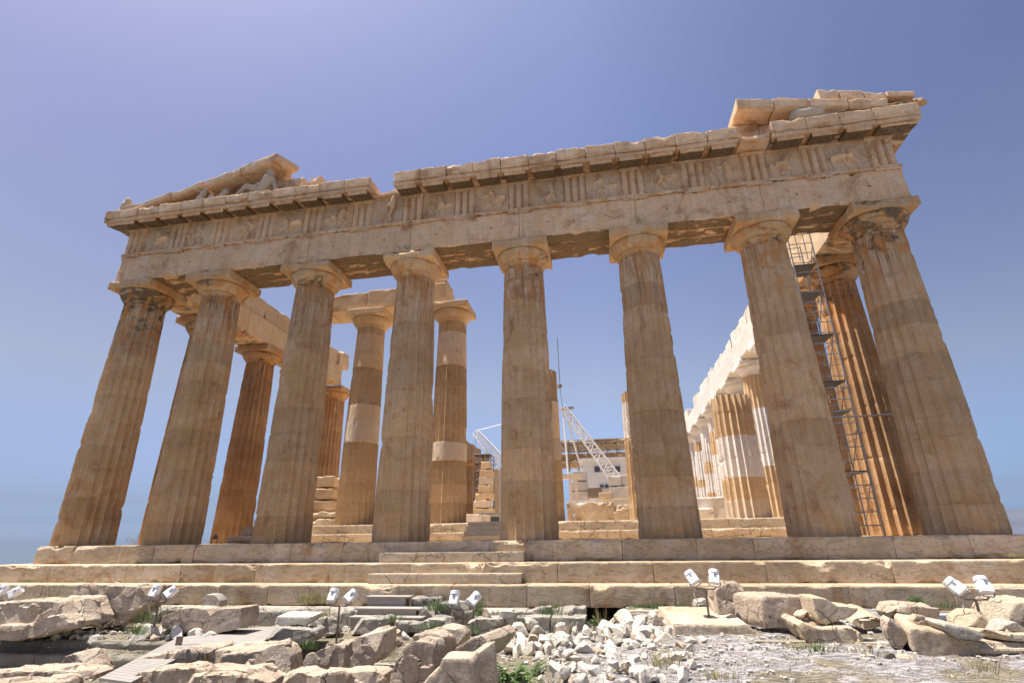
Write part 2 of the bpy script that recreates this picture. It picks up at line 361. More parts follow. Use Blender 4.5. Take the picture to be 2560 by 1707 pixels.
def facet(P, N, seed, amp=.14, cell=.33):
    """broken faces: every patch of surface tilts its own way"""
    rg = np.random.RandomState(seed+5); lo, hi = P.min(0)-.1, P.max(0)+.1; m = int(max(6, min(160, np.prod(np.maximum((hi-lo)/cell, 1))*1.3)))
    S_ = rg.uniform(lo, hi, (m, 3)); Tt = rg.normal(size=(m, 3)); Tt /= np.linalg.norm(Tt, axis=1)[:, None]; D = np.empty(len(P)); W = P+.05*(np.stack([vn(P*6, seed), vn(P*6, seed+1), vn(P*6, seed+2)], 1)-.5)
    for i in range(0, len(P), 4000):
        q = W[i:i+4000]; k = ((q[:, None]-S_[None])**2).sum(-1).argmin(1); D[i:i+4000] = ((q-S_[k])*Tt[k]).sum(1)
    return P+N*(np.clip(D*amp, -.035, .035)-.012)[:, None]
def rough(P, N, amp, seed, s=1.):
    a = fbm(P*2.2*s, seed, 4)-.5; b = np.abs(fbm(P*5*s, seed+3, 3)-.5); c = fbm(P*14*s, seed+6, 3)-.5
    return P + N*(amp*(1.5*a-1.2*np.clip(b, 0, .3)+.3*c))[:, None]

# ------------------------------------------------------------------ ground
def sst(a, b, x): t = np.clip((x-a)/(b-a), 0, 1); return t*t*(3-2*t)
def gz(x, y):
    x = np.asarray(x, float); y = np.asarray(y, float); sh = x.shape; x = x.ravel(); y = y.ravel()
    P = np.stack([x, y, 0*x], 1)
    n1 = fbm(P*.7, 41, 5)-.5; n2 = fbm(P*2.4, 42, 4)-.5
    rock = -1.70+.012*(y+5)+.16*n1+.10*n2+.05*np.abs(fbm(P*5, 47, 3)-.5)
    left = -2.06+.05*n1+.06*n2
    # pit on the left below the foundation courses
    left = left-.55*sst(-3.9, -4.6, y)*sst(1.4, .2, x)-.02*sst(-6.4, -7.4, y)
    left = left-.35*sst(-5.9, -6.6, y)*sst(1.6, 2.6, x)
    xb = 4.75-1.25*sst(-3., -5.2, y)+.6*n1+.25*sst(-6.5, -8.5, y)
    k = sst(xb-.28, xb+.28, x+.35*n2)
    g = left*(1-k)+rock*k
    g = np.where(y > -1.2, -2.4, g)
    out = sst(-2.5, -.9, y)          # rock runs up against the lowest step on the right
    g = g+k*.07*out
    far = sst(-19, -34, x); g = g-far*30
    return g.reshape(sh)
def hit(u, v, dz=0.):
    d = ray(u, v); t = np.linspace(3, 24, 420); P = CAM+d*t[:, None]; b = P[:, 2] < gz(P[:, 0], P[:, 1])+dz
    return P[int(np.argmax(b))] if b.any() else P[-1]
def grid_ground(xs, ys, name):
    X, Y = np.meshgrid(xs, ys, indexing='ij'); Z = gz(X, Y); n, m = X.shape
    P = np.stack([X.ravel(), Y.ravel(), Z.ravel()], 1)
    F = [(i*m+j, (i+1)*m+j, (i+1)*m+j+1, i*m+j+1) for i in range(n-1) for j in range(m-1)]
    xb = 4.75-1.25*sst(-3., -5.2, P[:, 1]); k = 1-sst(xb-.5, xb+.2, P[:, 0]+.5*(vn(P*np.array([2, 2, 0]))-.5))
    pat = np.clip((fbm(P*np.array([1.3, 1.3, 0]), 91, 4)-.56)/.1, 0, .8)
    k = np.clip(np.maximum(k*.85, pat), 0, 1); T = np.stack([k, 0*k, 0*k], 1)
    return tag(MB().add(P, F, T).obj(name, 'rock', sharp=60), kind='structure')
ax = np.concatenate([np.linspace(-60, -14, 24)[:-1], np.linspace(-14, 15, 420)[:-1], np.linspace(15, 60, 20)])
ay = np.concatenate([np.linspace(-40, -10, 20)[:-1], np.linspace(-10, -.9, 190)[:-1], np.linspace(-.9, 110, 30)])
grid_ground(ax, ay, 'ground')
V, F = lathe([(70000, 0), (69000, 1)], 64, (0, 0, -152)); tag(MB().add(V, F).obj('sea', 'sea', smooth=False), kind='structure')
def hills(name, a0, a1, dist, hmax, seed):
    V = []; F = []; n = 90
    for i in range(n+1):
        a = R(a0+(a1-a0)*i/n); e = math.sin(math.pi*i/n)**.5
        h = hmax*e*(.4+.6*float(fbm(np.array([[i*.09, seed, 0]]), seed, 4)[0])*1.6)
        for k, (dd, hh) in enumerate(((0, -160), (1500, h*.55-80), (3200, h), (7000, -160))):
            V.append((CAM[0]+math.sin(a)*(dist+dd), CAM[1]+math.cos(a)*(dist+dd), hh))
    for i in range(n):
        for k in range(3): q = i*4+k; F.append((q, q+4, q+5, q+1))
    return tag(MB().add(V, F).obj(name, 'hill'), kind='structure')
hills('hills', 12, 62, 16000, 560, 3)

# ------------------------------------------------------------------ the temple
T = empty('ruined_temple', (0, 0, 0), 'roofless weathered marble Doric temple front with eight fluted columns, broken pediment corners and stepped base', 'temple')
def part(mb, name, mat, parent=T, **k): return mb.obj(name, mat, parent, **k)

def rowblocks(mb, x0, x1, y0, y1, z0, z1, wmin, wmax, seed, tonevar=.20, chip=.12, edge=.018, gap=.005, res=.09, jag=0, brown=None):
    r = random.Random(seed); x = x0; i = 0
    while x < x1-.01:
        wd = r.uniform(wmin, wmax)
        if x1-(x+wd) < wmin*.6: wd = x1-x
        P, Fc = cblock(x+gap/2, x+wd-gap/2, y0, y1, z0, z1, res, edge, chip*r.uniform(.3, 1.6), .006, seed*31+i, jag)
        mb.add(P, Fc, (.5+r.uniform(-tonevar, tonevar), 0, 0)); x += wd; i += 1
    return mb
SX = 15.44
# three great steps: each front band of blocks, then a plain core behind
for i, (ext, zt, zb, sd_, wn, wx) in enumerate(((0, 0, -.575, 3, 1.35, 2.15), (.7, -.575, -1.10, 5, 1.9, 3.0), (1.4, -1.10, -1.62, 9, 1.4, 2.3))):
    mb = MB(); x0 = -SX-ext+(.25 if i == 0 else 0)
    rowblocks(mb, x0, SX+ext, -ext, .9-ext, zb, zt, wn, wx, sd_, chip=(.13, .16, .22)[i])
    # side return and filling
    for (a, b) in ((-SX-ext, -SX-ext+.9), (SX+ext-.9, SX+ext)):
        P, Fc = cblock(a, b, .92-ext, 66, zb, zt-.004, .9, .01, .0, .002, sd_); mb.add(P, Fc)
    part(mb, 'step', 'step')
mb = MB(); mb.add(*box(-SX+.8, SX-.8, .85, 66, -.56, -.008)); part(mb, 'floor', 'inner', smooth=False)
mb = MB(); mb.add(*box(-SX-.5, 3.85, .1, 66, -2.3, -1.64)); mb.add(*box(4.85, SX+.5, .1, 66, -2.3, -1.64)); mb.add(*box(3.85, 4.85, .8, 66, -2.5, -1.64)); part(mb, 'foundation_core', 'dark', smooth=False)
# modern access steps in the middle
for (xa, xb_, y0, z0, z1, s_) in ((aty(870, 1285, -.35)[0], aty(1203, 1285, -.35)[0], -.35, -.572, -.30, 61), (aty(845, 1325, -1.05)[0], aty(1197, 1325, -1.05)[0], -1.05, -1.097, -.84, 63)):
    mb = MB(); rowblocks(mb, xa, xb_, y0, y0+.346, z0, z1, 1.3, 1.7, s_, .05, .0, .008)
    part(mb, 'access_step', 'bright')

def column(x, y, z0, h, rb, rt, mat='column', seed=0, abw=1.02, abh=.35, tones=None, cut=None, smooth_drums=(), tone=.5, damage=1., parent=T, crust=.0, capmat=None, nf=20, nd=11, newfrac=0.):
    """fluted shaft of drums, with the capital as its own child"""
    caph = .86; hs = h-caph; r_ = random.Random(seed+100)
    zj = [0]; 
    for i in range(nd-1): zj.append(zj[-1]+hs/nd*r_.uniform(.82, 1.18))
    zj.append(hs); top = hs if cut is None else cut
    tt = (0, .1, .28, .5, .72, .9); nk = nf*len(tt); th = np.array([(k+t)/nf*2*math.pi for k in range(nf) for t in tt])
    tl = np.tile(np.array(tt), nf)
    zs = set([0, top])
    for j in zj: zs |= {round(max(0, min(top, j+e)), 4) for e in (-.035, -.012, .0, .012, .035)}
    zs |= {round(z, 3) for z in np.arange(0, top, .12)}
    zs = np.array(sorted(z for z in zs if 0 <= z <= top)); nz = len(zs)
    Z, TH = np.meshgrid(zs, th, indexing='ij'); TL = np.tile(tl, (nz, 1))
    t = Z/hs; rad = rb+(rt-rb)*t+.022*np.sin(np.pi*np.clip(t, 0, 1))
    di = np.clip(np.searchsorted(np.array(zj), zs, side='right')-1, 0, nd-1)
    sm = np.isin(di, list(smooth_drums))[:, None]
    dip = np.where(sm, .01, .145)*rad*(4*TL*(1-TL))**.7
    X0 = np.cos(TH)*rad; Y0 = np.sin(TH)*rad
    P = np.stack([(X0+x).ravel(), (Y0+y).ravel(), (Z+z0).ravel()], 1)
    n1 = fbm(P*np.array([3, 3, 2.2]), seed, 4).reshape(Z.shape); n2 = fbm(P*np.array([6, 6, 6]), seed+7, 3).reshape(Z.shape)
    n3 = fbm(P*.9, seed+15, 3).reshape(Z.shape)
    arr = np.exp(-(np.minimum(TL, 1-TL)/.12)**2)
    wear = damage*(.012*arr*n2+.06*arr*np.clip((n1-.60)/.18, 0, 1)+.03*np.clip((n3-.60)/.15, 0, 1)*(.3+n2))
    jd = np.min(np.abs(Z[..., None]-np.array(zj)[None, None, 1:-1]), axis=-1)
    jr = np.array([r_.choice((.003, .006, .015)) for _ in zj[1:-1]])[np.argmin(np.abs(Z[..., None]-np.array(zj)[None, None, 1:-1]), axis=-1)]
    wear += np.where(jd < .004, jr, 0)+np.where(jd < .05, .045*np.clip((n2-.60)/.15, 0, 1), 0)
    off = np.array([r_.uniform(-.004, .004) for _ in range(nd)])[di][:, None]
    rr = rad-dip-wear+off
    P = np.stack([np.cos(TH)*rr+x, np.sin(TH)*rr+y, Z+z0], -1)
    if cut is not None: P[-1, :, 2] -= .25*fbm(np.stack([np.cos(th)*2, np.sin(th)*2, 0*th], 1), seed, 3)
    dt = [r_.uniform(-.16, .12) for _ in range(nd)]; dn = [1. if (r_.random() < newfrac) else 0. for _ in range(nd)]
    for k_, v_ in (tones or {}).items(): dt[k_] = v_[0]; dn[k_] = v_[1]
    tn = np.zeros(P.shape[:2]+(4,)); tn[..., 3] = .2+.8*sst(hs-3.4, hs-.6, Z)*(.4+.6*sst(.4, .6, n3)); tn[..., 0] = tone+np.array(dt)[di][:, None]+np.where(sm, 0, .09*arr*np.clip(n2*2-.5, 0, 1)); tn[..., 1] = np.array(dn)[di][:, None]
    if newfrac > 0 or tones:
        pm = np.clip((fbm(P.reshape(-1, 3)*1.3, seed+31, 3).reshape(Z.shape)-.5)/.05, 0, 1)
        tn[..., 1] = np.where(tn[..., 1] > 0, tn[..., 1]*(.35+.65*pm) if newfrac > .9 else tn[..., 1], tn[..., 1])
    tn[..., 2] = crust*sst(hs-3.2, hs-.2, Z)*.8+.12
    m = nk; F = [(i*m+k, i*m+(k+1) % m, (i+1)*m+(k+1) % m, (i+1)*m+k) for i in range(nz-1) for k in range(m)]
    Vv = P.reshape(-1, 3); F.append(tuple((nz-1)*m+k for k in range(m)))
    sh = MB().add(Vv, F, tn.reshape(-1, 4)).obj('column', mat, parent, sharp=28)
    if cut is not None: return sh
    pr = [(rt-.02, -.10), (rt-.03, -.02), (rt+.0, 0), (rt+.015, .03), (rt+.04, .06), (rt+.03, .075), (rt+.06, .09), (rt+.05, .105), (rt+.08, .125), (rt+.15, .21), (rt+.215, .31), (rt+.25, .39), (rt+.262, .45), (rt+.245, .49), (rt+.22, .515)]
    V, F = lathe(pr, 72); V = np.array(V); V = V*(1, 1, 1)+(x, y, z0+hs); V = V-(V-np.array([x, y, 0]))*np.array([1, 1, 0])*(.07*np.clip((fbm(V*2.2, seed+3, 4)-.56)/.2, 0, 1)*damage)[:, None]
    cm = MB().add(V, F, (tone, newfrac > .5, crust*1.12))
    P, Fc = cblock(x-abw, x+abw, y-abw, y+abw, z0+h-abh, z0+h-.004, .15, .018, .16*damage, .006, seed+2); cm.add(P, Fc, (tone+.04, newfrac > .5, crust*.72))
    cm.obj('capital', capmat or mat, sh, sharp=32)
    return sh
CX = [-14.42, -10.74, -6.444, -2.148, 2.148, 6.444, 10.74, 14.42]; CY = 1.02
for i, x in enumerate(CX):
    c = column(x, CY, 0, 10.43, .974 if i in (0, 7) else .952, .765 if i in (0, 7) else .745, 'column', 20+i*7, damage=1.15, crust=(.95, .7, .62, .55, .66, .62, .66, .85)[i], tone=(.40, .44, .46, .50, .54, .48, .50, .44)[i])
# flank columns
for i, y in enumerate((4.71, 9.0, 13.3, 17.6)):
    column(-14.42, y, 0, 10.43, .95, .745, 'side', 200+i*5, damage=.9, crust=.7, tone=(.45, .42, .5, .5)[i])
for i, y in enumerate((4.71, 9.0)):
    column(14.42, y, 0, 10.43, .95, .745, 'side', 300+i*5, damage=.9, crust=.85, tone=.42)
for i in range(12):
    y = 13.3+4.293*i
    column(14.42, y, 0, 10.43, .95, .745, 'inner', 330+i*5, damage=.8, tone=.58, newfrac=.6, capmat='newstone')
# far western end of the south colonnade
for i in range(6):
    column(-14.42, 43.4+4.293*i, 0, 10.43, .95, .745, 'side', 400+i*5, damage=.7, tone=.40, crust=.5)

# porch columns
for k_, (x, cut, sd_, td, smd) in enumerate(((-6.25, None, 500, {1: (.0, .0), 2: (.05, 0), 4: (.08, .35), 5: (.1, .15), 9: (.12, .1)}, (4, 5, 8, 9, 10)), (-2.08, None, 510, {3: (.1, .4), 8: (.12, .1), 9: (.1, .3)}, (3, 8, 9)),
    (2.08, 6.4, 520, {3: (.1, .4), 4: (.1, .1), 5: (.1, .2)}, (4, 5)), (6.3, 5.2, 530, {4: (.2, .9), 5: (.2, .9)}, ()), (9.95, 4.75, 540, {0: (.0, .35), 2: (.15, .95), 3: (.1, .9)}, ()))):
    column(x, 5.9, .66, 9.93, .83, .66, 'inner', sd_, abw=.92, abh=.34, tones=td, cut=cut, smooth_drums=smd, tone=.52, damage=.8, crust=.12)
mb = MB(); rowblocks(mb, -11.2, 11.3, 4.45, 5.2, 0, .31, 1.2, 2.3, 71, .1, .12); part(mb, 'porch_step', 'bright')
mb = MB(); rowblocks(mb, -10.9, 11.0, 4.95, 7.2, .312, .66, 1.3, 2.4, 73, .1, .10); part(mb, 'porch_step', 'bright')
mb = MB(); mb.add(*box(-10.8, 10.8, 7.1, 58, 0, .64)); part(mb, 'cella_floor', 'inner', smooth=False)
# porch beam over the two tall columns, running from the south flank
r_ = random.Random(5); xs = [-9.75, -8.2, -6.25, -4.3, -2.25]
for i in range(len(xs)-1):
    hh = (1.1, .92, 1.0, 1.04)[i]
    P, Fc = cblock(xs[i]+.005, xs[i+1]-.005, 5.15, 6.65, 10.6, 10.6+hh, .16, .02, .22, .01, 600+i, .12)
    part(MB().add(P, Fc, (.56+r_.uniform(-.06, .1), 0, .1)), 'porch_beam', 'inner')
P, Fc = cblock(-2.95, -2.3, 5.3, 6.5, 11.66, 11.95, .1, .03, .3, .02, 611); part(MB().add(P, Fc), 'porch_beam', 'inner')
P, Fc = cblock(-9.95, -9.2, 5.15, 6.4, 11.6, 12.15, .12, .02, .1, .01, 612); part(MB().add(P, Fc), 'porch_beam', 'inner')
# remains of the cella walls
def wallblock(u0, u1, v0, v1, y, d, seed, mat='inner', jag=.1, name='wall_block', tone=.55, chip=.3, new=0.):
    a = aty(u0, v1, y); b = aty(u1, v0, y)
    P, Fc = cblock(a[0], b[0], y, y+d, a[2], b[2], .09, .03, chip, .02, seed, jag); return part(MB().add(P, Fc, (tone, new, 0)), name, mat)
wallblock(1303, 1350, 1152, 1198, 9.6, 1., 701, 'bright'); wallblock(1351, 1409, 1150, 1198, 9.6, 1., 702, 'bright'); wallblock(1410, 1448, 1156, 1198, 9.6, 1., 703, 'bright')
wallblock(1302, 1342, 1199, 1222, 8.4, .9, 704, 'bright'); wallblock(1343, 1398, 1198, 1222, 8.4, .9, 705, 'bright'); wallblock(1399, 1462, 1197, 1222, 8.4, .9, 706, 'bright')
wallblock(1605, 1690, 1140, 1197, 8.6, 1.3, 707, 'newstone', .0, chip=.04, new=.7); wallblock(1588, 1640, 1165, 1200, 7.9, .9, 708, 'newstone', .1, new=.5)
wallblock(718, 768, 1092, 1118, 8.1, 1.2, 711); wallblock(714, 764, 1119, 1146, 8.0, 1.2, 712); wallblock(712, 766, 1147, 1172, 8., 1.2, 713)
wallblock(714, 762, 1174, 1188, 7.4, 1., 714, 'bright', .15); wallblock(716, 764, 1190, 1209, 7.3, 1., 715, 'bright', .15)

BS = 1.32
def blob(name, caps, mat, label, cat, vox=.03, amp=.012, seed=0, group=None, parent=None, sm=4):
    V = []; F = []; caps = [(a, b, r1*BS, r2*BS) for a, b, r1, r2 in caps]
    for a, b, r1, r2 in caps:
        a = Vector(a); b = Vector(b); d = b-a; L = d.length or 1e-3; q = d.to_track_quat('Z', 'Y') if L > 1e-3 else None; n = 14
        prof = [(r1*math.sin(t), -r1*math.cos(t)) for t in np.linspace(.05, math.pi/2, 5)]+[(r2*math.sin(t), L-r2*math.cos(t)) for t in np.linspace(math.pi/2, math.pi-.05, 5)]
        v, f = lathe(prof, n); base = len(V)
        for p in v: V.append(a+(q @ Vector(p)))
        F += [tuple(i+base for i in ff) for ff in f]
    P, N, Fc = remesh(V, F, vox, sm); P = rough(P, N, amp, seed, 2)
    o = MB().add(P, Fc, (.5, 0, 0)).obj(name, mat, parent, sharp=60, origin=None if parent else tuple(P.min(0)*.5+P.max(0)*.5))
    return tag(o, label, cat, group) if label else o
# ---- architrave, frieze, cornice of the front
AF = .13       # face of the architrave
bx = [-15.32, -10.74, -6.444, -2.148, 2.148, 6.444, 10.74, 15.32]; arch = []
for i in range(7):
    mb = MB(); tn = (.49, .50, .50, .56, .56, .54, .48)[i]
    P, Fc = cblock(bx[i]+.004, bx[i+1]-.004, AF, AF+.6, 10.43, 11.66, .13, .022, .10 if 0 < i < 6 else .25, .008, 800+i)
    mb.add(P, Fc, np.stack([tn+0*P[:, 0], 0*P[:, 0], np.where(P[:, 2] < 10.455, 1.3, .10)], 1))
    for q in (1, 2):
        P, Fc = cblock(bx[i]+.004, bx[i+1]-.004, AF+.6*q+.006, AF+.6*q+.59, 10.43, 11.66, .2, .03, .15, .01, 820+i+q*30)
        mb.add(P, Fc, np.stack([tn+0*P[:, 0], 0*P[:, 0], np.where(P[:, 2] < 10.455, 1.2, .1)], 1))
    for q in range(2 if i in (0, 6) else 2):
        hx = bx[i]+(bx[i+1]-bx[i])*(.25+.5*q); mb.add(*box(hx-.035, hx+.035, AF-.003, AF+.02, 11.03, 11.08), (.1, 0, 3.))  # dark plugs set slightly proud; their colour paints the shade inside dowel holes
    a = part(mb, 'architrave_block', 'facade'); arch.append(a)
    tb_ = MB(); rowblocks(tb_, bx[i], bx[i+1], AF-.07, AF+.5, 11.664, 11.78, 1.4, 2.3, 840+i, .06, .10, .012, 0.003, .08)
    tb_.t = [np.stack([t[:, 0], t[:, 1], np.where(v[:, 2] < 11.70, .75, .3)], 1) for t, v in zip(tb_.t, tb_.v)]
    tb_.obj('taenia', 'facade', a)
TRI = [-14.87, -12.72, -10.74]+[-10.74+2.148*k for k in range(1, 10)]+[10.74, 12.72, 14.87]
for i, x in enumerate(TRI):
    k = min(6, max(0, sum(1 for b in bx[1:-1] if b < x)))
    mb = MB(); r2 = random.Random(900+i)
    P, Fc = cblock(x-.42, x+.42, AF-.07, AF+.0, 11.59, 11.664, .1, .01, .05, .003, 860+i); mb.add(P, Fc, (.5, 0, .2))
    for g in range(6):
        if r2.random() < .8: mb.add(*lathe([(.034, -.045), (.026, 0)], 8, (x-.35+.14*g, AF-.035, 11.59)))
    mb.obj('regula', 'facade', arch[k])
    # triglyph: two full grooves and two half ones, closed under a flat cap
    w2 = .42; dp = .11; y0 = AF-.02
    prof = [(-w2, y0+.12), (-w2+.07, y0), (-w2+.21, y0), (-w2+.28, y0+dp), (-w2+.35, y0), (w2-.35, y0), (w2-.28, y0+dp), (w2-.21, y0), (w2-.07, y0), (w2, y0+.12), (w2, AF+.45), (-w2, AF+.45)]
    n_ = len(prof); zz = np.linspace(11.784, 12.93, 12); V = []; F = []
    for z in zz:
        for (a, b) in prof: V.append((x+a, b, z))
    V = np.array(V); V[:, 1] += .035*np.clip((fbm(V*3.2, 880+i, 3)-.5)*3, 0, 1); V[:, 0] += .02*(vn(V*4, 881)-.5)
    for j in range(len(zz)-1):
        for q in range(n_): F.append((j*n_+q, j*n_+(q+1) % n_, (j+1)*n_+(q+1) % n_, (j+1)*n_+q))
    F.append(tuple((len(zz)-1)*n_+q for q in range(n_)))
    mb = MB().add(V, F, (.55, 0, .25)); P, Fc = cblock(x-w2-.01, x+w2+.01, AF-.03, AF+.44, 12.93, 13.09, .1, .012, .06, .004, 890+i); mb.add(P, Fc, (.53, 0, .35))
    part(mb, 'triglyph', 'facade', sharp=25)
def relief(cx, cz, w, h, y, seed, parent):
    r = random.Random(seed); caps = []
    bxx = r.uniform(-.22, .22)
    def cap(a, b, r1, r2): caps.append((np.array(a), np.array(b), r1, r2))
    sx = r.choice((-1, 1))
    typ = seed % 3
    cap((bxx, .05), (bxx+.08*sx, .32), .13, .11)
    cap((bxx, .03), (bxx-.12*sx, -.42), .09, .05); cap((bxx, .0), (bxx+.22*sx, -.25), .09, .06); cap((bxx+.22*sx, -.25), (bxx+.2*sx, -.5), .06, .04)
    if r.random() < .7: cap((bxx+.06*sx, .3), (bxx+.34*sx, .2), .06, .04)
    if r.random() < .5: cap((bxx+.08*sx, .42), (bxx+.09*sx, .45), .08, .08)
    if typ != 0:
        ox = -sx*.3
        cap((ox-.18, -.02), (ox+.18, .05), .13, .11); cap((ox-.18, -.05), (ox-.2, -.45), .06, .04); cap((ox+.18, 0), (ox+.24, -.4), .06, .04)
        if r.random() < .6: cap((ox+.18*sx, .08), (ox+.2*sx, .35), .08, .06)
    if typ == 2: cap((-.4, -.1), (-.32, .38), .05, .04)
    n = 44; A = np.linspace(-w/2, w/2, n); B = np.linspace(-h/2, h/2, n); X, Z = np.meshgrid(A, B, indexing='ij')
    P2 = np.stack([X.ravel(), Z.ravel(), 0*X.ravel()+seed], 1); wob = .05*(fbm(P2*5, seed, 3)-.5).reshape(X.shape)
    Hh = np.full(X.shape, -.1)
    for a, b, r1, r2 in caps:
        ab = b-a; t = np.clip(((X-a[0])*ab[0]+(Z-a[1])*ab[1])/(ab@ab+1e-9), 0, 1); d = np.hypot(X-a[0]-ab[0]*t, Z-a[1]-ab[1]*t)+wob
        rr = r1+(r2-r1)*t; Hh = np.maximum(Hh, np.where(d < rr, np.sqrt(np.clip(rr*rr-d*d, 0, None))*1.6, -(d-rr)))
    Hh = Hh*np.where(fbm(P2*2, seed+3, 3).reshape(X.shape) > .58, .35, 1)
    V = np.stack([(cx+X).ravel(), (y-np.maximum(Hh, -.01)).ravel(), (cz+Z).ravel()], 1)
    F = [(i*n+j, (i+1)*n+j, (i+1)*n+j+1, i*n+j+1) for i in range(n-1) for j in range(n-1) if max(Hh[i, j], Hh[i+1, j], Hh[i+1, j+1], Hh[i, j+1]) > 0]
    MB().add(V, F, (.52, 0, .05)).obj('relief', 'facade', parent, sharp=60)
for i in range(14):
    a, b = TRI[i]+.42, TRI[i+1]-.42
    P, Fc = cblock(a+.003, b-.003, AF+.09, AF+.4, 11.784, 13.0, .12, .01, .03, .006, 930+i); mb = MB().add(P, Fc, (.50+.05*((i*7) % 5-2)/2, .12 if i % 4 == 1 else 0, .03))
    P, Fc = cblock(a+.003, b-.003, AF+.05, AF+.4, 13.0, 13.09, .12, .01, .06, .004, 950+i); mb.add(P, Fc, (.5, 0, .3))
    m = part(mb, 'metope', 'facade')
    relief((a+b)/2, 12.38, b-a-.12, 1.1, AF+.10, 970+i, m)
b0 = Vector((-2.98, .10, 11.80)); BS = 1.
blob('relief_figure', [((-2.98, .10, 12.5), (-2.93, .06, 12.85), .10, .11), ((-2.93, .04, 12.92), (-2.92, .03, 12.94), .08, .08), ((-2.98, .10, 12.5), (-3.06, .08, 12.15), .09, .06), ((-3.06, .08, 12.15), (-3.0, .08, 11.86), .06, .05), ((-2.96, .05, 12.8), (-3.16, .03, 12.55), .05, .04)], 'facade', None, None, .024, .02, 21, parent=T)
mb = MB(); rowblocks(mb, -15.25, 15.25, AF+.46, 2., 11.79, 13.06, 1.6, 2.4, 977, .1, .12); part(mb, 'frieze_backing', 'facade')

def cornice(x0, x1, seed, jag=0., h=13.66, tone=.5, mut=True, front=-.6, new=0.):
    """one block of the horizontal cornice with its hanging mutule"""
    def wrap(P):
        t = np.clip((AF+.1-P[:, 1])/(AF+.1-front), 0, 1.1); lo = np.clip((13.45-P[:, 2])/(.35), 0, 1); P = P.copy(); P[:, 2] -= .17*t*lo; return P
    P, Fc = cblock(x0+.004, x1-.004, front, 1.3, 13.28, h, .1, .022, .17, .008, seed, jag, wrap)
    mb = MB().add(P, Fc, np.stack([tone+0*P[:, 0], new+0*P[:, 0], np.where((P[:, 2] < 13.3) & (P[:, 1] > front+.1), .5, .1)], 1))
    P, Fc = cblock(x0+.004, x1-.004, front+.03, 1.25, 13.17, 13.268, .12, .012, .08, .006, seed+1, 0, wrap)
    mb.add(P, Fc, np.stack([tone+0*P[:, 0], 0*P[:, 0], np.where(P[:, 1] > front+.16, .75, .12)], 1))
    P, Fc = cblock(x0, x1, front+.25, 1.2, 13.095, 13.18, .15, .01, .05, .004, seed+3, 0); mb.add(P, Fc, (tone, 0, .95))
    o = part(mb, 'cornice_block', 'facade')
    if mut:
        mb = MB(); wx = (x1-x0)*.5-.13; cx = (x0+x1)/2
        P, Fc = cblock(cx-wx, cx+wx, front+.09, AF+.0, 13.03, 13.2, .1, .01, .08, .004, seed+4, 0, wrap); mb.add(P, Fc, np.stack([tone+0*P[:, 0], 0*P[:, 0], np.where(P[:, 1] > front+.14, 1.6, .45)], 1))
        for a in range(6):
            for b in range(3):
                q = np.array([[cx-wx*.83+a*wx*.332, front+.2+b*.17, 13.03]]); q = wrap(q)[0]
                if (a*3+b*7+seed) % 5: mb.add(*lathe([(.03, -.035), (.026, .02)], 6, tuple(q)), (.3, 0, 3.))
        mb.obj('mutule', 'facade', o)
    return o
sd_ = 1000
xe = [-15.95, -14.35]+[-14.35+1.064*k for k in range(1, 11)]
for i in range(11): cornice(xe[i], xe[i+1], sd_+i*9, (.05, .22, .1, .04, .04, .03, .03, .05, .04, .03, .05)[i], 13.62)
x = -2.72; i = 0
while x < 9.9: cornice(x, x+1.074, 1200+i*9, .15, 13.70, .52); x += 1.074; i += 1
P, Fc = cblock(10.2, 11.25, -.45, 1.2, 13.10, 13.42, .1, .03, .35, .02, 1301, .2); part(MB().add(P, Fc, (.55, .15, .5)), 'cornice_block', 'facade')
P, Fc = cblock(-3.75, -2.7, .0, 1.3, 13.10, 13.48, .1, .03, .35, .02, 1303, .3); part(MB().add(P, Fc, (.6, 0, .1)), 'cornice_block', 'facade')
xe = [11.28, 12.42, 13.5, 14.57, 15.98]
for i in range(4): cornice(xe[i], xe[i+1], 1320+i*9, .03, 13.68, .52)
# flank returns of the entablature: (side, y range, height list)
def flank(sx, y0, y1, mat, tone, seed, frz=1., new=0., names=('flank_architrave', 'flank_frieze'), jag=.12, end_cut=True, crust=.8, top=12.72, xin=.89):
    y = y0; i = 0; r = random.Random(seed)
    while y < y1-.2:
        wd = min(4.29, y1-y)
        if y1-(y+wd) < 1: wd = y1-y
        x0, x1 = sx*14.42-xin, sx*14.42+.9
        nw = new*r.uniform(.6, 1)
        P, Fc = cblock(x0, x1, y+.005, y+wd-.005, 10.43, 11.72, .18, .03, .25, .012, seed+i)
        mb = MB().add(P, Fc, np.stack([tone+r.uniform(-.05, .05)+0*P[:, 0], nw+0*P[:, 0], np.where(P[:, 2] < 10.47, crust, .0)], 1))
        a = mb.obj(names[0], mat, T)
        yy = y
        while yy < y+wd-.3 and r.random() < frz:
            ww = min(r.uniform(.9, 1.7), y+wd-yy); hh = top-r.choice((0, 0, .1, .45, .9))*jag*8*.5
            P, Fc = cblock(x0+.06, x1-.1, yy+.005, yy+ww-.005, 11.725, max(11.95, hh), .18, .03, .25, .012, seed+i+50, jag)
            MB().add(P, Fc, (tone+r.uniform(-.06, .06), nw*r.choice((.2, .6, 1)), .05)).obj(names[1], mat, T); yy += ww
        y += wd; i += 1
flank(-1, 2.0, 16.7, 'inner', .5, 1400, 1., 0., jag=.02, crust=.85, top=12.8)
flank(1, 2.0, 10.0, 'inner', .48, 1500, 1., .1, jag=.02, crust=.9, top=12.9)
flank(1, 10.0, 62, 'newstone', .52, 1600, .95, .8, jag=.1, crust=.0)
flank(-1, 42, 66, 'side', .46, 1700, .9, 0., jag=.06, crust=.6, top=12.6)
P, Fc = cblock(-15.0, -13.45, 16.0, 17.4, 11.75, 12.9, .12, .05, .5, .04, 1801, .3); MB().add(P, Fc, (.55, 0, 0)).obj('flank_frieze', 'inner', T)
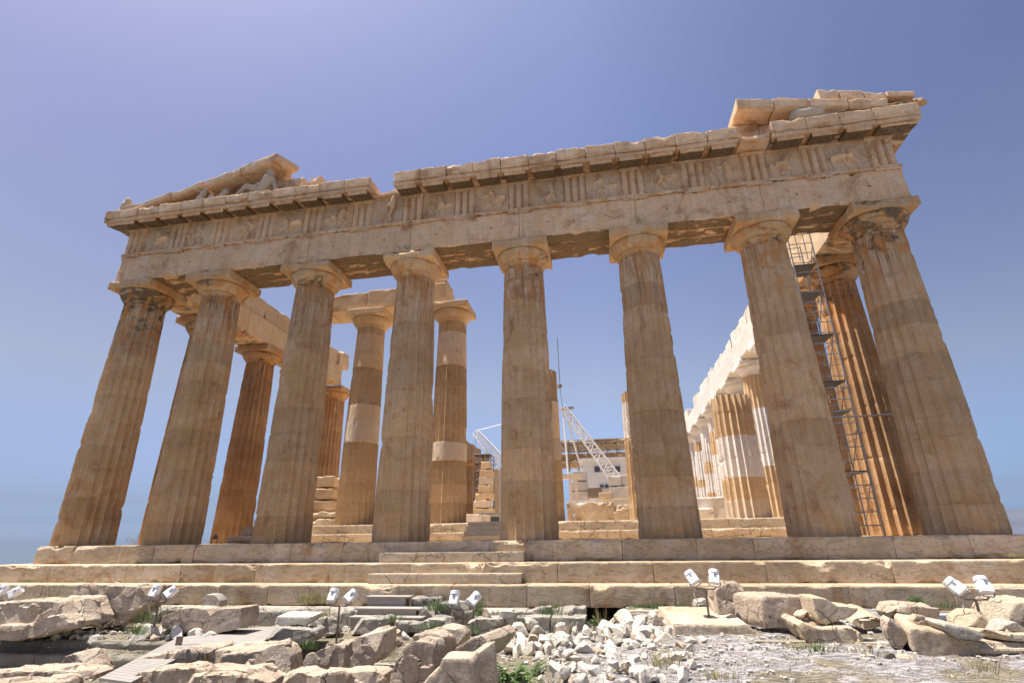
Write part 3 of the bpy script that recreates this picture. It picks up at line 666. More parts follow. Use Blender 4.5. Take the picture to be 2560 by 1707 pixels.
# flank cornice at the two front corners
for sx in (-1, 1):
    for k in range(3):
        y0 = -.1+k*1.2 if False else -.55+k*1.25
        def wr(P, sx=sx):
            t = np.clip((np.abs(P[:, 0])-15.2)/.75, 0, 1.1); lo = np.clip((13.45-P[:, 2])/.35, 0, 1); P = P.copy(); P[:, 2] -= .17*t*lo; return P
        if k == 0: continue
        a, b = sorted((sx*13.9, sx*15.98))
        P, Fc = cblock(a, b, y0+.1, y0+1.34, 13.19, 13.64, .14, .02, .15, .008, 1850+k, .05, wr)
        MB().add(P, Fc, np.stack([.5+0*P[:, 0], 0*P[:, 0], np.where(P[:, 2] < 13.2, .8, .1)], 1)).obj('cornice_block', 'facade', T)

# ---- raking cornices, pediment wall
def rake(x0, x1, f, th, y0, y1, seed, name='raking_cornice_block', tone=.56, jag=.05, lip=True, crust=0.):
    """f(x) = height of the top surface"""
    def wrap(P): P = P.copy(); P[:, 2] += f(P[:, 0]); return P
    P, Fc = cblock(x0+.006, x1-.006, y0, y1, -th, 0, .08, .01, .10, .006, seed, jag, wrap)
    mb = MB().add(P, Fc, (tone, 0, crust))
    if lip: 
        P, Fc = cblock(x0+.01, x1-.01, y0+.06, y0+.22, -th-.05, -th+.01, .12, .01, .05, .004, seed+1, 0, wrap); mb.add(P, Fc, (tone, 0, crust))
    return part(mb, name, 'facade')
fl = lambda x: 15.50+(x+8.18)*.285
for i, (a, b, jg) in enumerate(((-14.2, -12.9, .10), (-12.85, -11.45, .14), (-11.3, -9.72, .03), (-9.7, -8.2, .0))):
    rake(a, b, (lambda x, o=(.10, .06, .02, .02)[i]: fl(x)+o), .34 if i else .28, -.55, .75, 2000+i*7, jag=jg, tone=(.5, .52, .55, .62)[i], crust=.1)
P, Fc = cblock(-15.15, -13.75, -.5, .5, 13.64, 13.93, .1, .02, .25, .015, 2090, .12); part(MB().add(P, Fc, (.52, 0, .1)), 'raking_cornice_block', 'facade')
# big end slab whose inner end is cut at an angle
V, F = prism([(-9.72, -.56, fl(-9.72)-.30), (-8.15, -.56, fl(-8.15)-.30), (-8.15, -.56, fl(-8.15)+.03), (-9.72, -.56, fl(-9.72)+.03)], (.5, 1.0, .02))
P, N, Fc = remesh(V, F, .045, 1); part(MB().add(rough(P, N, .02, 5), Fc, (.62, 0, 0)), 'raking_cornice_block', 'facade')
fr = lambda x: 14.92-(x-10.33)*.187
for i, (a, b) in enumerate(((10.33, 11.55), (11.56, 12.7), (12.71, 13.9), (13.91, 15.1))):
    rake(a, b, fr, .36, -.58, .8, 2100+i*7, jag=.02, tone=.58)
rake(15.12, 16.0, lambda x: fr(x)-.02, .30, -.5, .8, 2140, tone=.3, crust=.9, jag=.1)
ft = lambda x: 14.93-(x-13.13)*.26*(x < 15.2)-(2.07*.26+(x-15.2)*.14)*(x >= 15.2)
for i, (a, b, tk) in enumerate(((13.1, 13.75, .46), (13.77, 14.5, .42), (14.52, 15.2, .42), (15.22, 16.05, .22))):
    rake(a, b, ft, tk, -.5, .6, 2150+i*7, 'gutter_block', .6, .05, False)
rake(11.75, 12.3, lambda x: fr(x)+.2, .2, -.45, .3, 2190, 'gutter_block', .58, .1, False)
for i, (a, b, zt) in enumerate(((9.75, 10.35, 14.1), (10.36, 11.2, 14.45), (11.21, 12.3, 14.3))):
    P, Fc = cblock(a, b, .28, .85, 13.55, zt, .12, .02, .08, .01, 2200+i); part(MB().add(P, Fc, (.56, .0, 0)), 'pediment_wall_block', 'facade')
for i, (a, b) in enumerate(((-12.6, -11.2), (-11.2, -9.8), (-9.8, -8.4), (-8.4, -7.3))):
    P, Fc = cblock(a+.003, b, .32, .8, 13.55, fl((a+b)/2)-.32 if i < 3 else 14.85, .12, .02, .08, .01, 2220+i); part(MB().add(P, Fc, (.50+.04*i, .0, 0)), 'pediment_wall_block', 'facade')
for i, (a, b, zt, y_) in enumerate(((-7.25, -6.85, 14.35, .1), (-6.85, -6.35, 14.75, .15), (-6.3, -5.6, 14.4, .3))):
    P, Fc = cblock(a, b, y_, y_+.7, 13.6, zt, .09, .03, .4, .03, 2240+i, .15); part(MB().add(P, Fc, (.6, .0, 0)), 'pediment_wall_block', 'facade')

# ---- west end of the temple seen between the columns
mb = MB(); rowblocks(mb, -10.9, -3.2, 57, 58.4, .6, 9.4, 1.5, 2.5, 2300, .12, .3, jag=.3, res=.5)
part(mb, 'west_wall', 'inner')
r3 = random.Random(3)
for i, (a, b, z0, z1, mt) in enumerate(((-3.2, 9.6, 8.9, 9.9, 'inner'), (-3.0, 9.4, 9.95, 10.7, 'side'), (-2.6, 9.6, 11.2, 11.9, 'inner'), (-1.2, 8.4, 11.95, 12.5, 'inner'), (-3.2, -1.4, .6, 8.8, 'inner'), (7.9, 9.6, .6, 8.8, 'inner'))):
    mb = MB(); rowblocks(mb, a, b, 55.2, 56.6, z0, z1, 1.2, 2.1, 2310+i, .15, .3, res=.35, jag=.35 if i in (0, 3) else 0); part(mb, 'west_wall', mt)
# ragged stepped wall stub beside the far scaffold
for i in range(9):
    z = .66+i*.72; P, Fc = cblock(-8.3+i*.12+r3.uniform(-.1, .1), -6.2-r3.uniform(0, .3), 34, 35.4, z, z+.7, .2, .04, .35, .03, 2350+i, .1); part(MB().add(P, Fc, (.55, .3*(i % 3 == 0), 0)), 'wall_block', 'inner')

# ------------------------------------------------------------------ sculptures in the pediment: bodies as one continuous skin
BS = 1.32; b0 = Vector((-9.95, -.28, 13.66))
BS = 1.32
def B(*p): return tuple(b0+Vector(p)*BS)
blob('statue', [(B(.95, 0, .14), B(1.12, -.02, .55), .16, .19), (B(1.12, 0, .6), B(1.14, -.02, .72), .07, .07), (B(1.14, -.03, .80), B(1.14, -.03, .84), .12, .115),
    (B(1.25, 0, .56), B(1.42, .0, .12), .075, .06), (B(1.0, -.02, .5), B(.72, -.1, .30), .07, .05), (B(.72, -.1, .30), B(.5, -.12, .34), .05, .04),
    (B(.9, 0, .14), B(.35, 0, .42), .13, .10), (B(.35, 0, .42), B(-.02, 0, .06), .09, .06), (B(.9, .1, .12), B(.2, .1, .12), .13, .09), (B(.2, .1, .1), B(-.25, .1, .06), .08, .05), (B(1.3, .05, .05), B(-.2, .05, .03), .08, .06)],
    'statue', 'weathered reclining nude statue leaning back on one arm under the left broken pediment slab', 'statue', .028, .01, 3)
BS = .98; b0 = Vector((-11.72, -.36, 13.62))
blob('statue', [(B(.1, 0, .1), B(.28, 0, .52), .15, .12), (B(.28, 0, .52), B(.34, -.02, .78), .10, .07), (B(.34, -.02, .78), B(.36, -.02, .86), .06, .05), (B(.1, 0, .1), B(.55, 0, .08), .12, .08), (B(.3, 0, .4), B(.12, -.1, .55), .06, .04)],
    'statue', 'armless torso fragment rising beside the horse heads in the left pediment corner', 'statue', .028, .015, 5)
BS = .95; b0 = Vector((-11.2, -.25, 13.62))
blob('horse_head', [(B(0, 0, .12), B(.12, 0, .35), .14, .13), (B(.12, 0, .38), B(.25, -.1, .18), .10, .07), (B(.12, .05, .42), B(.14, .05, .5), .04, .03)], 'statue', 'small worn horse head just right of the torso fragment in the left pediment', 'statue', .028, .012, 7)
BS = 1.1; b0 = Vector((-10.65, -.25, 13.64))
blob('horse_head', [(B(0, 0, .12), B(.15, 0, .40), .15, .14), (B(.15, 0, .44), B(.32, -.1, .26), .11, .08), (B(.17, .05, .5), B(.2, .05, .58), .04, .03)], 'statue', 'larger worn horse head next to the reclining statue feet in the left pediment', 'statue', .028, .012, 9)
BS = .9; b0 = Vector((-12.9, -.2, 13.60))
blob('statue_fragment', [(B(0, 0, .06), B(.7, 0, .12), .10, .07), (B(.2, 0, .1), B(.62, -.05, .22), .07, .05)], 'statue', 'flat limb fragment lying in the dark narrow tip of the left pediment', 'statue', .028, .015, 11)
BS = 1.25; b0 = Vector((12.35, -.3, 13.72))
blob('statue_fragment', [(B(0, 0, .2), B(.5, 0, .22), .24, .22), (B(.1, 0, .3), B(.5, 0, .34), .18, .14)], 'statue', 'rounded battered statue lump on the right cornice under the raking slabs', 'statue', .03, .03, 13)
b0 = Vector((13.0, -.25, 13.72))
blob('horse_head', [(B(0, .05, .12), B(.3, 0, .26), .14, .13), (B(.3, 0, .28), B(.62, -.12, .16), .12, .09), (B(.25, .05, .38), B(.3, .05, .45), .04, .03)], 'statue', 'horse head with open jaw jutting over the right cornice edge', 'statue', .028, .012, 15)
b0 = Vector((-15.55, -.25, 13.66))
blob('lion_spout', [(B(0, .1, .06), B(.12, 0, .32), .18, .17), (B(.12, 0, .36), B(.16, -.02, .50), .15, .11), (B(-.1, 0, .02), B(.4, 0, .04), .12, .10)], 'statue', 'weathered lion stump perched on the far left corner of the cornice', 'statue', .03, .03, 17)
b0 = Vector((15.95, -.42, 13.66)); BS = .95
blob('lion_spout', [(B(0, .2, .12), B(.22, 0, .12), .15, .16), (B(.22, 0, .14), B(.38, -.04, .06), .10, .06), (B(.22, 0, .04), B(.36, -.04, -.02), .06, .04), (B(.14, .08, .24), B(.17, .1, .30), .05, .03), (B(.05, 0, .2), B(.1, 0, .26), .12, .08)], 'side', 'lion head water spout sticking out from the far right pediment corner', 'statue', .022, .03, 19)

# ------------------------------------------------------------------ fallen blocks in the foreground
STN = {}
def stone(key, name, label, k, pts, zg=None, y0=None, depth=.8, off=(0, 0), mat='block', amp=.03, vox=.026, chis=12, cat='stone block', group=None, tone=.5, extra=(), sm=1, s=1., drop=0):
    dp = [zc(k, *p) for p in pts]
    if y0 is None:
        b = max(dp, key=lambda q: q[1]); y0 = float(atz(b[0], b[1], zg)[1])
    poly = [aty(u, v, y0) for u, v in dp]
    V, F = prism(poly, (off[0], depth, off[1]))
    for (ks, ps, dy, dd) in extra:
        pl = [aty(*zc(ks, *p), y0+dy) for p in ps]; v2, f2 = prism(pl, (off[0]*dd/depth, dd, 0)); f2 = [tuple(i+len(V) for i in q) for q in f2]; V = V+v2; F = F+f2
    P, N, Fc = remesh(V, F, vox, sm); sd_ = (hash_(key)) % 997
    if chis: P = facet(P, N, sd_); P = chisel(P, sd_, chis)
    P = rough(P, N, amp*(.4 if chis else .55), sd_, s)
    og = ((P[:, 0].min()+P[:, 0].max())/2, (P[:, 1].min()+P[:, 1].max())/2, P[:, 2].min())
    o = MB().add(P, Fc, (tone, 0, 0)).obj(name, mat, None, sharp=26, origin=og); STN[key] = (y0, o)
    return tag(o, label, cat, group)
def hash_(s):
    h = 7
    for ch in s: h = (h*131+ord(ch)) % 1000003
    return h
G = None
stone('a', 'carved_block', 'broad carved marble block with a moulded ledge at the far left edge of the foreground', 1, [(-260, 560), (330, 512), (640, 510), (755, 522), (800, 650), (880, 800), (860, 870), (440, 900), (-260, 930)], y0=-4.6, depth=1.2, off=(.1, .0), extra=[(1, [(-260, 850), (420, 815), (560, 720), (800, 690), (880, 800), (860, 870), (440, 985), (180, 1030), (-260, 1045)], -.14, .5)], amp=.025)
stone('b', 'stone_block', 'largest upright rough block with rusty streaks leaning right, left of the first pair of floodlights', 1, [(985, 300), (1300, 310), (1930, 335), (1890, 560), (1690, 690), (1545, 835), (1250, 860), (850, 860), (890, 540), (920, 400)], zg=-1.97, depth=.75, mat='block', tone=.47)
stone('c', 'stone_block', 'pale block with a V shaped notch broken out of its top edge', 2, [(-136, 720), (0, 665), (80, 610), (300, 600), (440, 625), (480, 700), (600, 615), (885, 600), (890, 720), (860, 870), (540, 940), (400, 950), (60, 905), (-136, 870)], zg=-2.0, depth=.7, tone=.55, chis=0)
stone('d', 'carved_fragment', 'small carved moulding fragment sitting on top of the notched block', 2, [(375, 590), (390, 490), (440, 430), (540, 435), (610, 510), (605, 600), (480, 607)], y0=-3.3, depth=.3, amp=.015, vox=.022, mat='lime', tone=.62, s=1.6, chis=0)
stone('f', 'grey_boulder', 'rounded grey boulder carrying the white fluted fragment', 2, [(1185, 960), (1230, 880), (1400, 850), (1800, 880), (1820, 950), (1740, 1080), (1560, 1120), (1350, 1070), (1190, 1030)], zg=-2.08, depth=.55, amp=.07, mat='lime', cat='boulder', tone=.6, sm=6)
stone('e', 'fluted_fragment', 'white fluted slab fragment lying on the rounded grey boulder', 2, [(1305, 800), (1340, 712), (1785, 722), (1740, 800), (1690, 840), (1590, 815), (1470, 840), (1300, 825)], y0=-4.35, depth=.45, off=(.05, .06), amp=.012, vox=.022, mat='rubble', tone=.5, chis=0)
stone('g', 'grey_boulder', 'jagged grey boulder behind the rounded one, at the foot of the second floodlight pair', 2, [(1730, 840), (1800, 745), (1990, 725), (2110, 745), (2120, 930), (1900, 990), (1830, 900)], zg=-2.06, depth=.6, amp=.08, mat='lime', cat='boulder', tone=.58, sm=4)
stone('h', 'broken_block', 'broken tan rock with bright facets standing in the shaded pit at lower left', 1, [(690, 1265), (840, 1215), (1020, 1165), (1115, 1190), (1160, 1260), (1230, 1330), (1262, 1410), (1250, 1510), (1060, 1530), (690, 1520)], y0=-6.5, depth=.5, off=(-.1, 0), amp=.06, tone=.5)
stone('i1', 'long_slab', 'long flat slab lying along the bottom left edge, behind another slab', 1, [(-300, 1440), (270, 1400), (800, 1405), (1000, 1420), (1090, 1500), (960, 1540), (700, 1640), (-300, 1640)], y0=-7.4, depth=.6, tone=.52, amp=.035)
stone('i2', 'long_slab', 'thin pale slab edge in the very bottom left corner', 1, [(-300, 1565), (300, 1550), (660, 1535), (700, 1570), (700, 1800), (-300, 1800)], y0=-8.0, depth=.5, tone=.52, amp=.03)
stone('j', 'stone_block', 'wedge shaped block with a dark shaded corner right of the plank path', 2, [(-530, 1430), (-400, 1240), (-6, 1170), (230, 1120), (430, 1098), (520, 1125), (480, 1240), (400, 1420), (0, 1500), (-500, 1500)], y0=-6.3, depth=.75, off=(.12, .02), tone=.48, amp=.045)
stone('k', 'stone_block', 'rough faced tan block with sloping broken front beside the end of the deck', 2, [(410, 1440), (480, 1160), (900, 1115), (1150, 1112), (1350, 1085), (1400, 1135), (1450, 1260), (1440, 1540), (1260, 1600), (500, 1600)], y0=-6.2, depth=.6, off=(.0, .03), tone=.5, amp=.05, extra=[(2, [(520, 1400), (640, 1200), (900, 1165), (1130, 1150), (1210, 1300), (1040, 1420)], -.22, .4)])
stone('l', 'long_slab', 'long low slab along the bottom edge between the plank path and the standing stones', 2, [(-640, 1540), (-400, 1410), (0, 1378), (1040, 1388), (1090, 1440), (1260, 1540), (1250, 1740), (-640, 1740)], y0=-7.5, depth=.55, tone=.5, amp=.035)
stone('l2', 'long_slab', 'cracked slab piece lapping the front of the long low slab at bottom left', 2, [(70, 1560), (130, 1475), (420, 1455), (900, 1470), (1060, 1490), (1240, 1560), (1240, 1800), (60, 1800)], y0=-7.8, depth=.35, tone=.46, amp=.03)
stone('m', 'stone_block', 'brown block with a scalloped sunlit top, left one of two standing side by side', 2, [(1660, 1440), (1680, 1230), (1740, 1190), (1980, 1100), (2060, 1060), (2205, 1080), (2200, 1500), (1900, 1520)], y0=-6.45, depth=.7, off=(.25, .03), tone=.43, amp=.045)
stone('n', 'stone_block', 'brown layered block with horizontal cracks, right one of two standing side by side', 3, [(20, 1060), (150, 975), (385, 940), (405, 985), (415, 1270), (240, 1400), (25, 1440)], y0=-6.35, depth=.8, off=(.1, .04), tone=.44, amp=.045)
stone('o', 'long_slab', 'pale slab with a wavy top edge at the bottom, left of the pitted standing stone', 3, [(-810, 1740), (-810, 1460), (-690, 1425), (-560, 1422), (-400, 1462), (-250, 1440), (-50, 1415), (250, 1405), (440, 1412), (510, 1455), (500, 1740)], y0=-7.6, depth=.5, tone=.53, amp=.035)
stone('p', 'standing_slab', 'large pitted standing stone with a rounded top at bottom centre', 3, [(560, 1760), (568, 1450), (620, 1300), (720, 1180), (800, 1075), (880, 1030), (1000, 1020), (1120, 1045), (1150, 1110), (1140, 1300), (1090, 1760)], y0=-7.5, depth=.32, off=(.12, .03), mat='pitted', tone=.52, amp=.035)
stone('q', 'standing_slab', 'rounded standing slab directly behind the pitted stone', 3, [(830, 1400), (830, 1030), (870, 945), (1000, 930), (1150, 935), (1270, 985), (1285, 1060), (1270, 1340), (1130, 1440)], y0=-6.75, depth=.4, off=(.2, .03), mat='block', tone=.49, amp=.04)
stone('r', 'standing_slab', 'rearmost of the three overlapping standing slabs, with a ragged sunlit notch', 3, [(1075, 1200), (1080, 910), (1230, 872), (1420, 890), (1480, 960), (1500, 1000), (1460, 1100), (1400, 1180), (1250, 1300)], y0=-5.95, depth=.5, off=(.1, .03), tone=.5, amp=.05)
stone('s', 'stone_block', 'slanting block rising to the right between the standing slabs and the tall plain slab', 3, [(1395, 1330), (1405, 1120), (1520, 1060), (1640, 985), (1750, 955), (1840, 1050), (1760, 1180), (1640, 1330)], y0=-6.9, depth=.8, off=(.35, .05), tone=.52, amp=.04, chis=0)
stone('t', 'standing_slab', 'tall smooth tan slab with a sloping top edge at bottom centre', 3, [(1640, 1225), (1800, 1120), (1945, 1010), (1950, 1250), (1975, 1450), (1995, 1760), (1650, 1760)], y0=-7.7, depth=.3, off=(-.22, -.08), tone=.50, amp=.012, mat='block', chis=0)
stone('u', 'stone_block', 'pale sloping block in front of the tall smooth slab at the bottom edge', 3, [(860, 1760), (1060, 1500), (1210, 1370), (1250, 1252), (1450, 1245), (1620, 1250), (1655, 1330), (1670, 1760)], y0=-8.15, depth=.3, off=(.02, .04), tone=.56, amp=.02, chis=0)
# right hand side
stone('v', 'long_block', 'long pale block with smooth flat top lying on bare rock, right of the rubble', 5, [(-85, 810), (300, 815), (720, 825), (850, 805), (960, 900), (1000, 1000), (985, 1095), (500, 1105), (0, 1080), (-90, 1055)], y0=-4.75, depth=1.5, off=(-.15, .14), mat='bright', tone=.48, amp=.025, chis=0)
stone('w', 'upright_block', 'upright round topped block between the hose floodlights and the square dark fronted block', 5, [(440, 380), (520, 310), (600, 280), (770, 278), (835, 330), (850, 500), (885, 740), (490, 700)], y0=-4.0, depth=.6, off=(-.1, 0), mat='block', tone=.52, amp=.03)
stone('x', 'square_block', 'big square block with a coarse dark front and lit left side', 5, [(1040, 490), (1100, 455), (1690, 460), (1700, 860), (1100, 872), (1060, 780)], y0=-4.6, depth=.75, off=(-.48, .02), mat='pitted', tone=.45, amp=.03, chis=0)
stone('y', 'leaning_block', 'tilted block propped on a timber, lower of the stacked pair in the right foreground', 5, [(1505, 830), (1560, 800), (1800, 862), (2200, 857), (2300, 925), (2380, 1060), (2432, 1205), (2180, 1190), (1700, 1110), (1640, 1080), (1560, 940)], y0=-5.3, depth=.7, off=(-.08, .06), mat='bright', tone=.45, amp=.04)
stone('z', 'carved_fragment', 'wedge shaped fragment with fluted top resting on the tilted propped block', 5, [(1690, 480), (1870, 485), (2010, 575), (2280, 600), (2275, 650), (2180, 730), (1850, 833), (1760, 760)], y0=-5.15, depth=.45, off=(-.1, .03), mat='bright', tone=.44, amp=.025, chis=0)
stone('aa', 'carved_fragment', 'small pale wedge squeezed in left of the fluted topped fragment', 5, [(1515, 730), (1530, 685), (1620, 640), (1700, 605), (1735, 770), (1600, 772)], y0=-4.95, depth=.35, mat='bright', tone=.52, amp=.025, vox=.028)
stone('ab', 'round_slab', 'flat rounded slab with a small hole, behind the tilted block', 6, [(-20, 810), (20, 730), (160, 690), (280, 695), (410, 755), (425, 865), (230, 882), (80, 875)], y0=-4.3, depth=.95, off=(.05, .1), mat='bright', tone=.5, amp=.03)
stone('ac', 'rough_block', 'rough eroded beam block at the back of the pile, under the green shrub', 6, [(490, 700), (540, 590), (800, 580), (1130, 610), (1145, 700), (1100, 850), (700, 845), (590, 790)], y0=-4.9, depth=.6, off=(-.05, .05), mat='block', tone=.52, amp=.06)
stone('ad', 'carved_fragment', 'rounded barrel shaped fragment resting on the big cornice block', 6, [(765, 760), (790, 695), (900, 700), (1060, 740), (1180, 810), (1190, 905), (950, 890), (800, 850)], y0=-5.6, depth=.45, mat='bright', tone=.44, amp=.03)
stone('ae', 'carved_fragment', 'pointed fluted splinter leaning across the top of the big cornice block', 6, [(1180, 840), (1200, 805), (1500, 865), (1740, 955), (1700, 1010), (1550, 1055), (1420, 1035), (1230, 905)], y0=-6.0, depth=.4, off=(-.1, .05), mat='lime', tone=.72, amp=.03, chis=0)
stone('af', 'cornice_fragment', 'large moulded cornice block overhanging the rock at the right edge of the foreground', 6, [(730, 885), (760, 860), (1230, 925), (1600, 1045), (2550, 1055), (2550, 1400), (1950, 1420), (1700, 1470), (1560, 1462), (1350, 1390), (1250, 1320), (1100, 1310), (900, 1250), (780, 1170), (720, 930)], y0=-5.9, depth=1.1, off=(.3, .1), mat='bright', tone=.42, amp=.02, extra=[(6, [(1620, 1120), (2550, 1120), (2550, 1190), (1640, 1190)], -.07, .3), (6, [(1660, 1250), (2550, 1265), (2550, 1390), (1740, 1410)], -.05, .3)], chis=0)
stone('ag', 'rough_block', 'rough pinkish end block at the left end of the big cornice block', 6, [(425, 770), (500, 735), (620, 830), (720, 930), (790, 1180), (560, 1130), (480, 1050), (430, 900)], y0=-5.7, depth=.6, off=(.15, .02), mat='pitted', tone=.48, amp=.04)
stone('ah', 'carved_fragment', 'faceted pale fragment behind the fluted splinter at right', 6, [(1380, 750), (1500, 670), (1600, 625), (1760, 655), (1830, 800), (1740, 900), (1600, 885), (1460, 845), (1400, 850)], y0=-5.35, depth=.5, mat='bright', tone=.47, amp=.03)
stone('ai', 'stone_block', 'tall pale block at the right edge, behind the other stones of the pile', 6, [(1700, 900), (1790, 640), (1850, 555), (1940, 530), (2550, 555), (2550, 900)], y0=-4.8, depth=.7, off=(.1, .05), mat='bright', tone=.42, amp=.03)
stone('aj', 'rough_block', 'lumpy weathered stone on the pile at the right edge', 6, [(1740, 900), (1820, 775), (2000, 785), (2100, 780), (2200, 860), (2400, 930), (1740, 930)], y0=-5.7, depth=.4, mat='lime', tone=.72, amp=.05)
stone('ak', 'long_slab', 'thin slab lying on the right end of the big cornice block', 6, [(1690, 925), (1800, 915), (2550, 940), (2550, 1062), (1900, 1045), (1800, 1005)], y0=-5.95, depth=.6, mat='bright', tone=.47, amp=.025)
stone('al', 'dark_stone', 'small dark porous stone on the rock beside the big cornice block', 6, [(400, 1230), (430, 1180), (560, 1165), (625, 1220), (600, 1285), (450, 1285)], zg=-1.74, depth=.22, mat='dark', tone=.35, amp=.05, vox=.022, cat='stone')
stone('am', 'pink_stone', 'small pinkish stone lying in front of the rough end block', 6, [(640, 1270), (680, 1225), (800, 1218), (865, 1265), (840, 1310), (700, 1325)], zg=-1.74, depth=.22, mat='block', tone=.5, amp=.03, vox=.022, cat='stone')
stone('an', 'grey_boulder', 'pale grey block behind the curved hose of the third floodlight pair', 5, [(195, 600), (200, 520), (330, 505), (470, 515), (500, 690), (230, 690)], y0=-3.0, depth=.6, mat='lime', tone=.7, amp=.04, cat='boulder')
# grey foundation blocks under the lowest step, centre
stone('ba', 'foundation_block', 'rough foundation block under the step, just right of the wooden steps', 3, [(820, 560), (850, 475), (1190, 475), (1215, 560), (1200, 640), (820, 600)], y0=-1.95, depth=.5, mat='lime', tone=.5, amp=.05, cat='foundation stone')
stone('bb', 'foundation_block', 'mossy foundation block behind the central floodlights', 3, [(1165, 720), (1175, 570), (1240, 540), (1560, 545), (1570, 720)], y0=-2.05, depth=.6, mat='lime', tone=.5, amp=.05, cat='foundation stone')
stone('bc', 'foundation_block', 'low foundation block beside the wooden treads, touching the mossy one', 3, [(940, 740), (950, 600), (1140, 605), (1140, 740)], y0=-2.5, depth=.5, mat='lime', tone=.5, amp=.05, cat='foundation stone')
stone('bd', 'foundation_block', 'broad boulder below the wooden treads with pale chisel marks', 3, [(40, 930), (100, 820), (150, 740), (540, 735), (570, 800), (480, 930), (420, 985)], y0=-3.3, depth=.6, mat='lime', tone=.6, amp=.06, cat='foundation stone')
stone('be', 'foundation_block', 'long grey stone right of the broad boulder below the wooden treads', 3, [(610, 940), (630, 780), (760, 790), (960, 800), (1010, 940)], y0=-3.3, depth=.6, mat='lime', tone=.5, amp=.05, cat='foundation stone')
stone('bf', 'foundation_block', 'stone behind the central floodlight post, at the edge of the rubble', 3, [(960, 850), (980, 775), (1100, 745), (1330, 745), (1350, 860), (1100, 900)], y0=-3.0, depth=.6, mat='lime', tone=.55, amp=.05, cat='foundation stone')
stone('bg', 'foundation_block', 'flat topped grey stone right of the central floodlight post', 3, [(1540, 880), (1560, 800), (1700, 740), (2010, 750), (2010, 860), (1950, 970), (1600, 960)], y0=-3.1, depth=.7, mat='lime', tone=.58, amp=.05, cat='foundation stone')
stone('bh', 'foundation_block', 'long low grey block of the second course left of the dark gap', 4, [(0, 900), (-20, 725), (430, 720), (430, 860), (380, 930)], y0=-2.5, depth=.8, mat='lime', tone=.56, amp=.05, cat='foundation stone')
stone('bi', 'foundation_block', 'cracked grey block at the left edge of the dark gap under the step', 4, [(440, 950), (432, 800), (450, 722), (895, 725), (890, 950)], y0=-2.5, depth=.8, mat='lime', tone=.6, amp=.05, cat='foundation stone')
stone('bj', 'foundation_block', 'small upper course block with curved cracks left of the dark gap', 4, [(200, 720), (205, 625), (300, 600), (440, 600), (440, 720)], y0=-2.0, depth=.5, mat='lime', tone=.56, amp=.04, cat='foundation stone')
stone('bk', 'foundation_block', 'upper course block directly beside the dark gap under the step', 4, [(478, 720), (485, 610), (620, 598), (895, 600), (895, 720)], y0=-2.0, depth=.5, mat='lime', tone=.56, amp=.04, cat='foundation stone')
stone('bl', 'white_block', 'tan pointed stone standing on the flat grey stone behind the rubble', 3, [(1755, 745), (1760, 595), (1850, 605), (1915, 740)], y0=-2.75, depth=.3, mat='bright', tone=.45, amp=.03, vox=.025, cat='stone')
stone('bm', 'white_block', 'white angular stone on the ledge right of the tan pointed one', 3, [(1945, 745), (2000, 640), (2150, 635), (2165, 735), (2050, 760)], y0=-2.8, depth=.3, mat='rubble', tone=.5, amp=.03, vox=.025, cat='stone')

# ---- foundation courses on the left
def course(pts, z1, z0, y0, y1, seed, label, mat='dark', tone=.5, wr=(1.1, 2.0)):
    mb = MB(); rowblocks(mb, pts[0], pts[1], y0, y1, z0, z1, wr[0], wr[1], seed, .12, .22, .05, .012, .09)
    o = mb.obj('foundation_wall', mat, None, origin=((pts[0]+pts[1])/2, y0, z0)); return tag(o, label, 'foundation wall')
course((-17.5, 3.85), -1.635, -2.3, -1.98, .05, 3001, 'grey limestone foundation course directly beneath the lowest temple step', 'lime', .5)
course((-13.5, -2.55), -2.10, -2.33, -4.2, -3.0, 3003, 'upper dark foundation ledge crossing the lower left pit', 'dark', .62)
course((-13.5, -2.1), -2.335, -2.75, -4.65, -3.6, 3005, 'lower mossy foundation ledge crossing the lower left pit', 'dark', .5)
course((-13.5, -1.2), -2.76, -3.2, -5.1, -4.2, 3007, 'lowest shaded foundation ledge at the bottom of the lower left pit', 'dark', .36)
course((-.6, 2.9), -2.16, -2.4, -6.4, -5.3, 3009, 'low stone ledge visible between the brown blocks and the pitted stone', 'lime', .6)
course((-.8, 2.6), -2.42, -2.8, -6.7, -5.6, 3011, 'dark lower ledge just in front of the low stone ledge at centre', 'dark', .4)

# ------------------------------------------------------------------ white rubble
protos = []
def rockmesh(seed, sm=1):
    r = random.Random(seed); import bmesh
    bm = bmesh.new(); bmesh.ops.create_icosphere(bm, subdivisions=4, radius=1)
    P = np.array([v.co[:] for v in bm.verts]); ax = np.array([r.uniform(.95, 1.2), r.uniform(.6, .95), r.uniform(.45, .75)])
    P = P*ax; rg = np.random.RandomState(seed)
    for _ in range(15):
        d = rg.normal(size=3); d /= np.linalg.norm(d); h = P@d; k = np.abs(d*ax).sum()*rg.uniform(.30, .62)
        P = P-np.outer(np.clip(h-k, 0, None), d)
    P = P*(1+.09*(fbm(P*2, seed, 4)-.5)[:, None]+.03*(fbm(P*9, seed+3, 2)-.5)[:, None])
    for v, p in zip(bm.verts, P): v.co = p
    me = bpy.data.meshes.new('rubble_stone'); bm.to_mesh(me); bm.free()
    me.polygons.foreach_set('use_smooth', [True]*len(me.polygons)); me.set_sharp_from_angle(angle=R(24))
    me.materials.append(MT['rubble']); a = me.color_attributes.new('tone', 'FLOAT_COLOR', 'POINT'); a.data.foreach_set('color', [.5, 0, 0, 1]*len(me.vertices))
    return me
RM = [rockmesh(50+i) for i in range(20)]; RM2 = []
for m in RM[:6]: q = m.copy(); q.materials[0] = MT['block']; RM2.append(q)
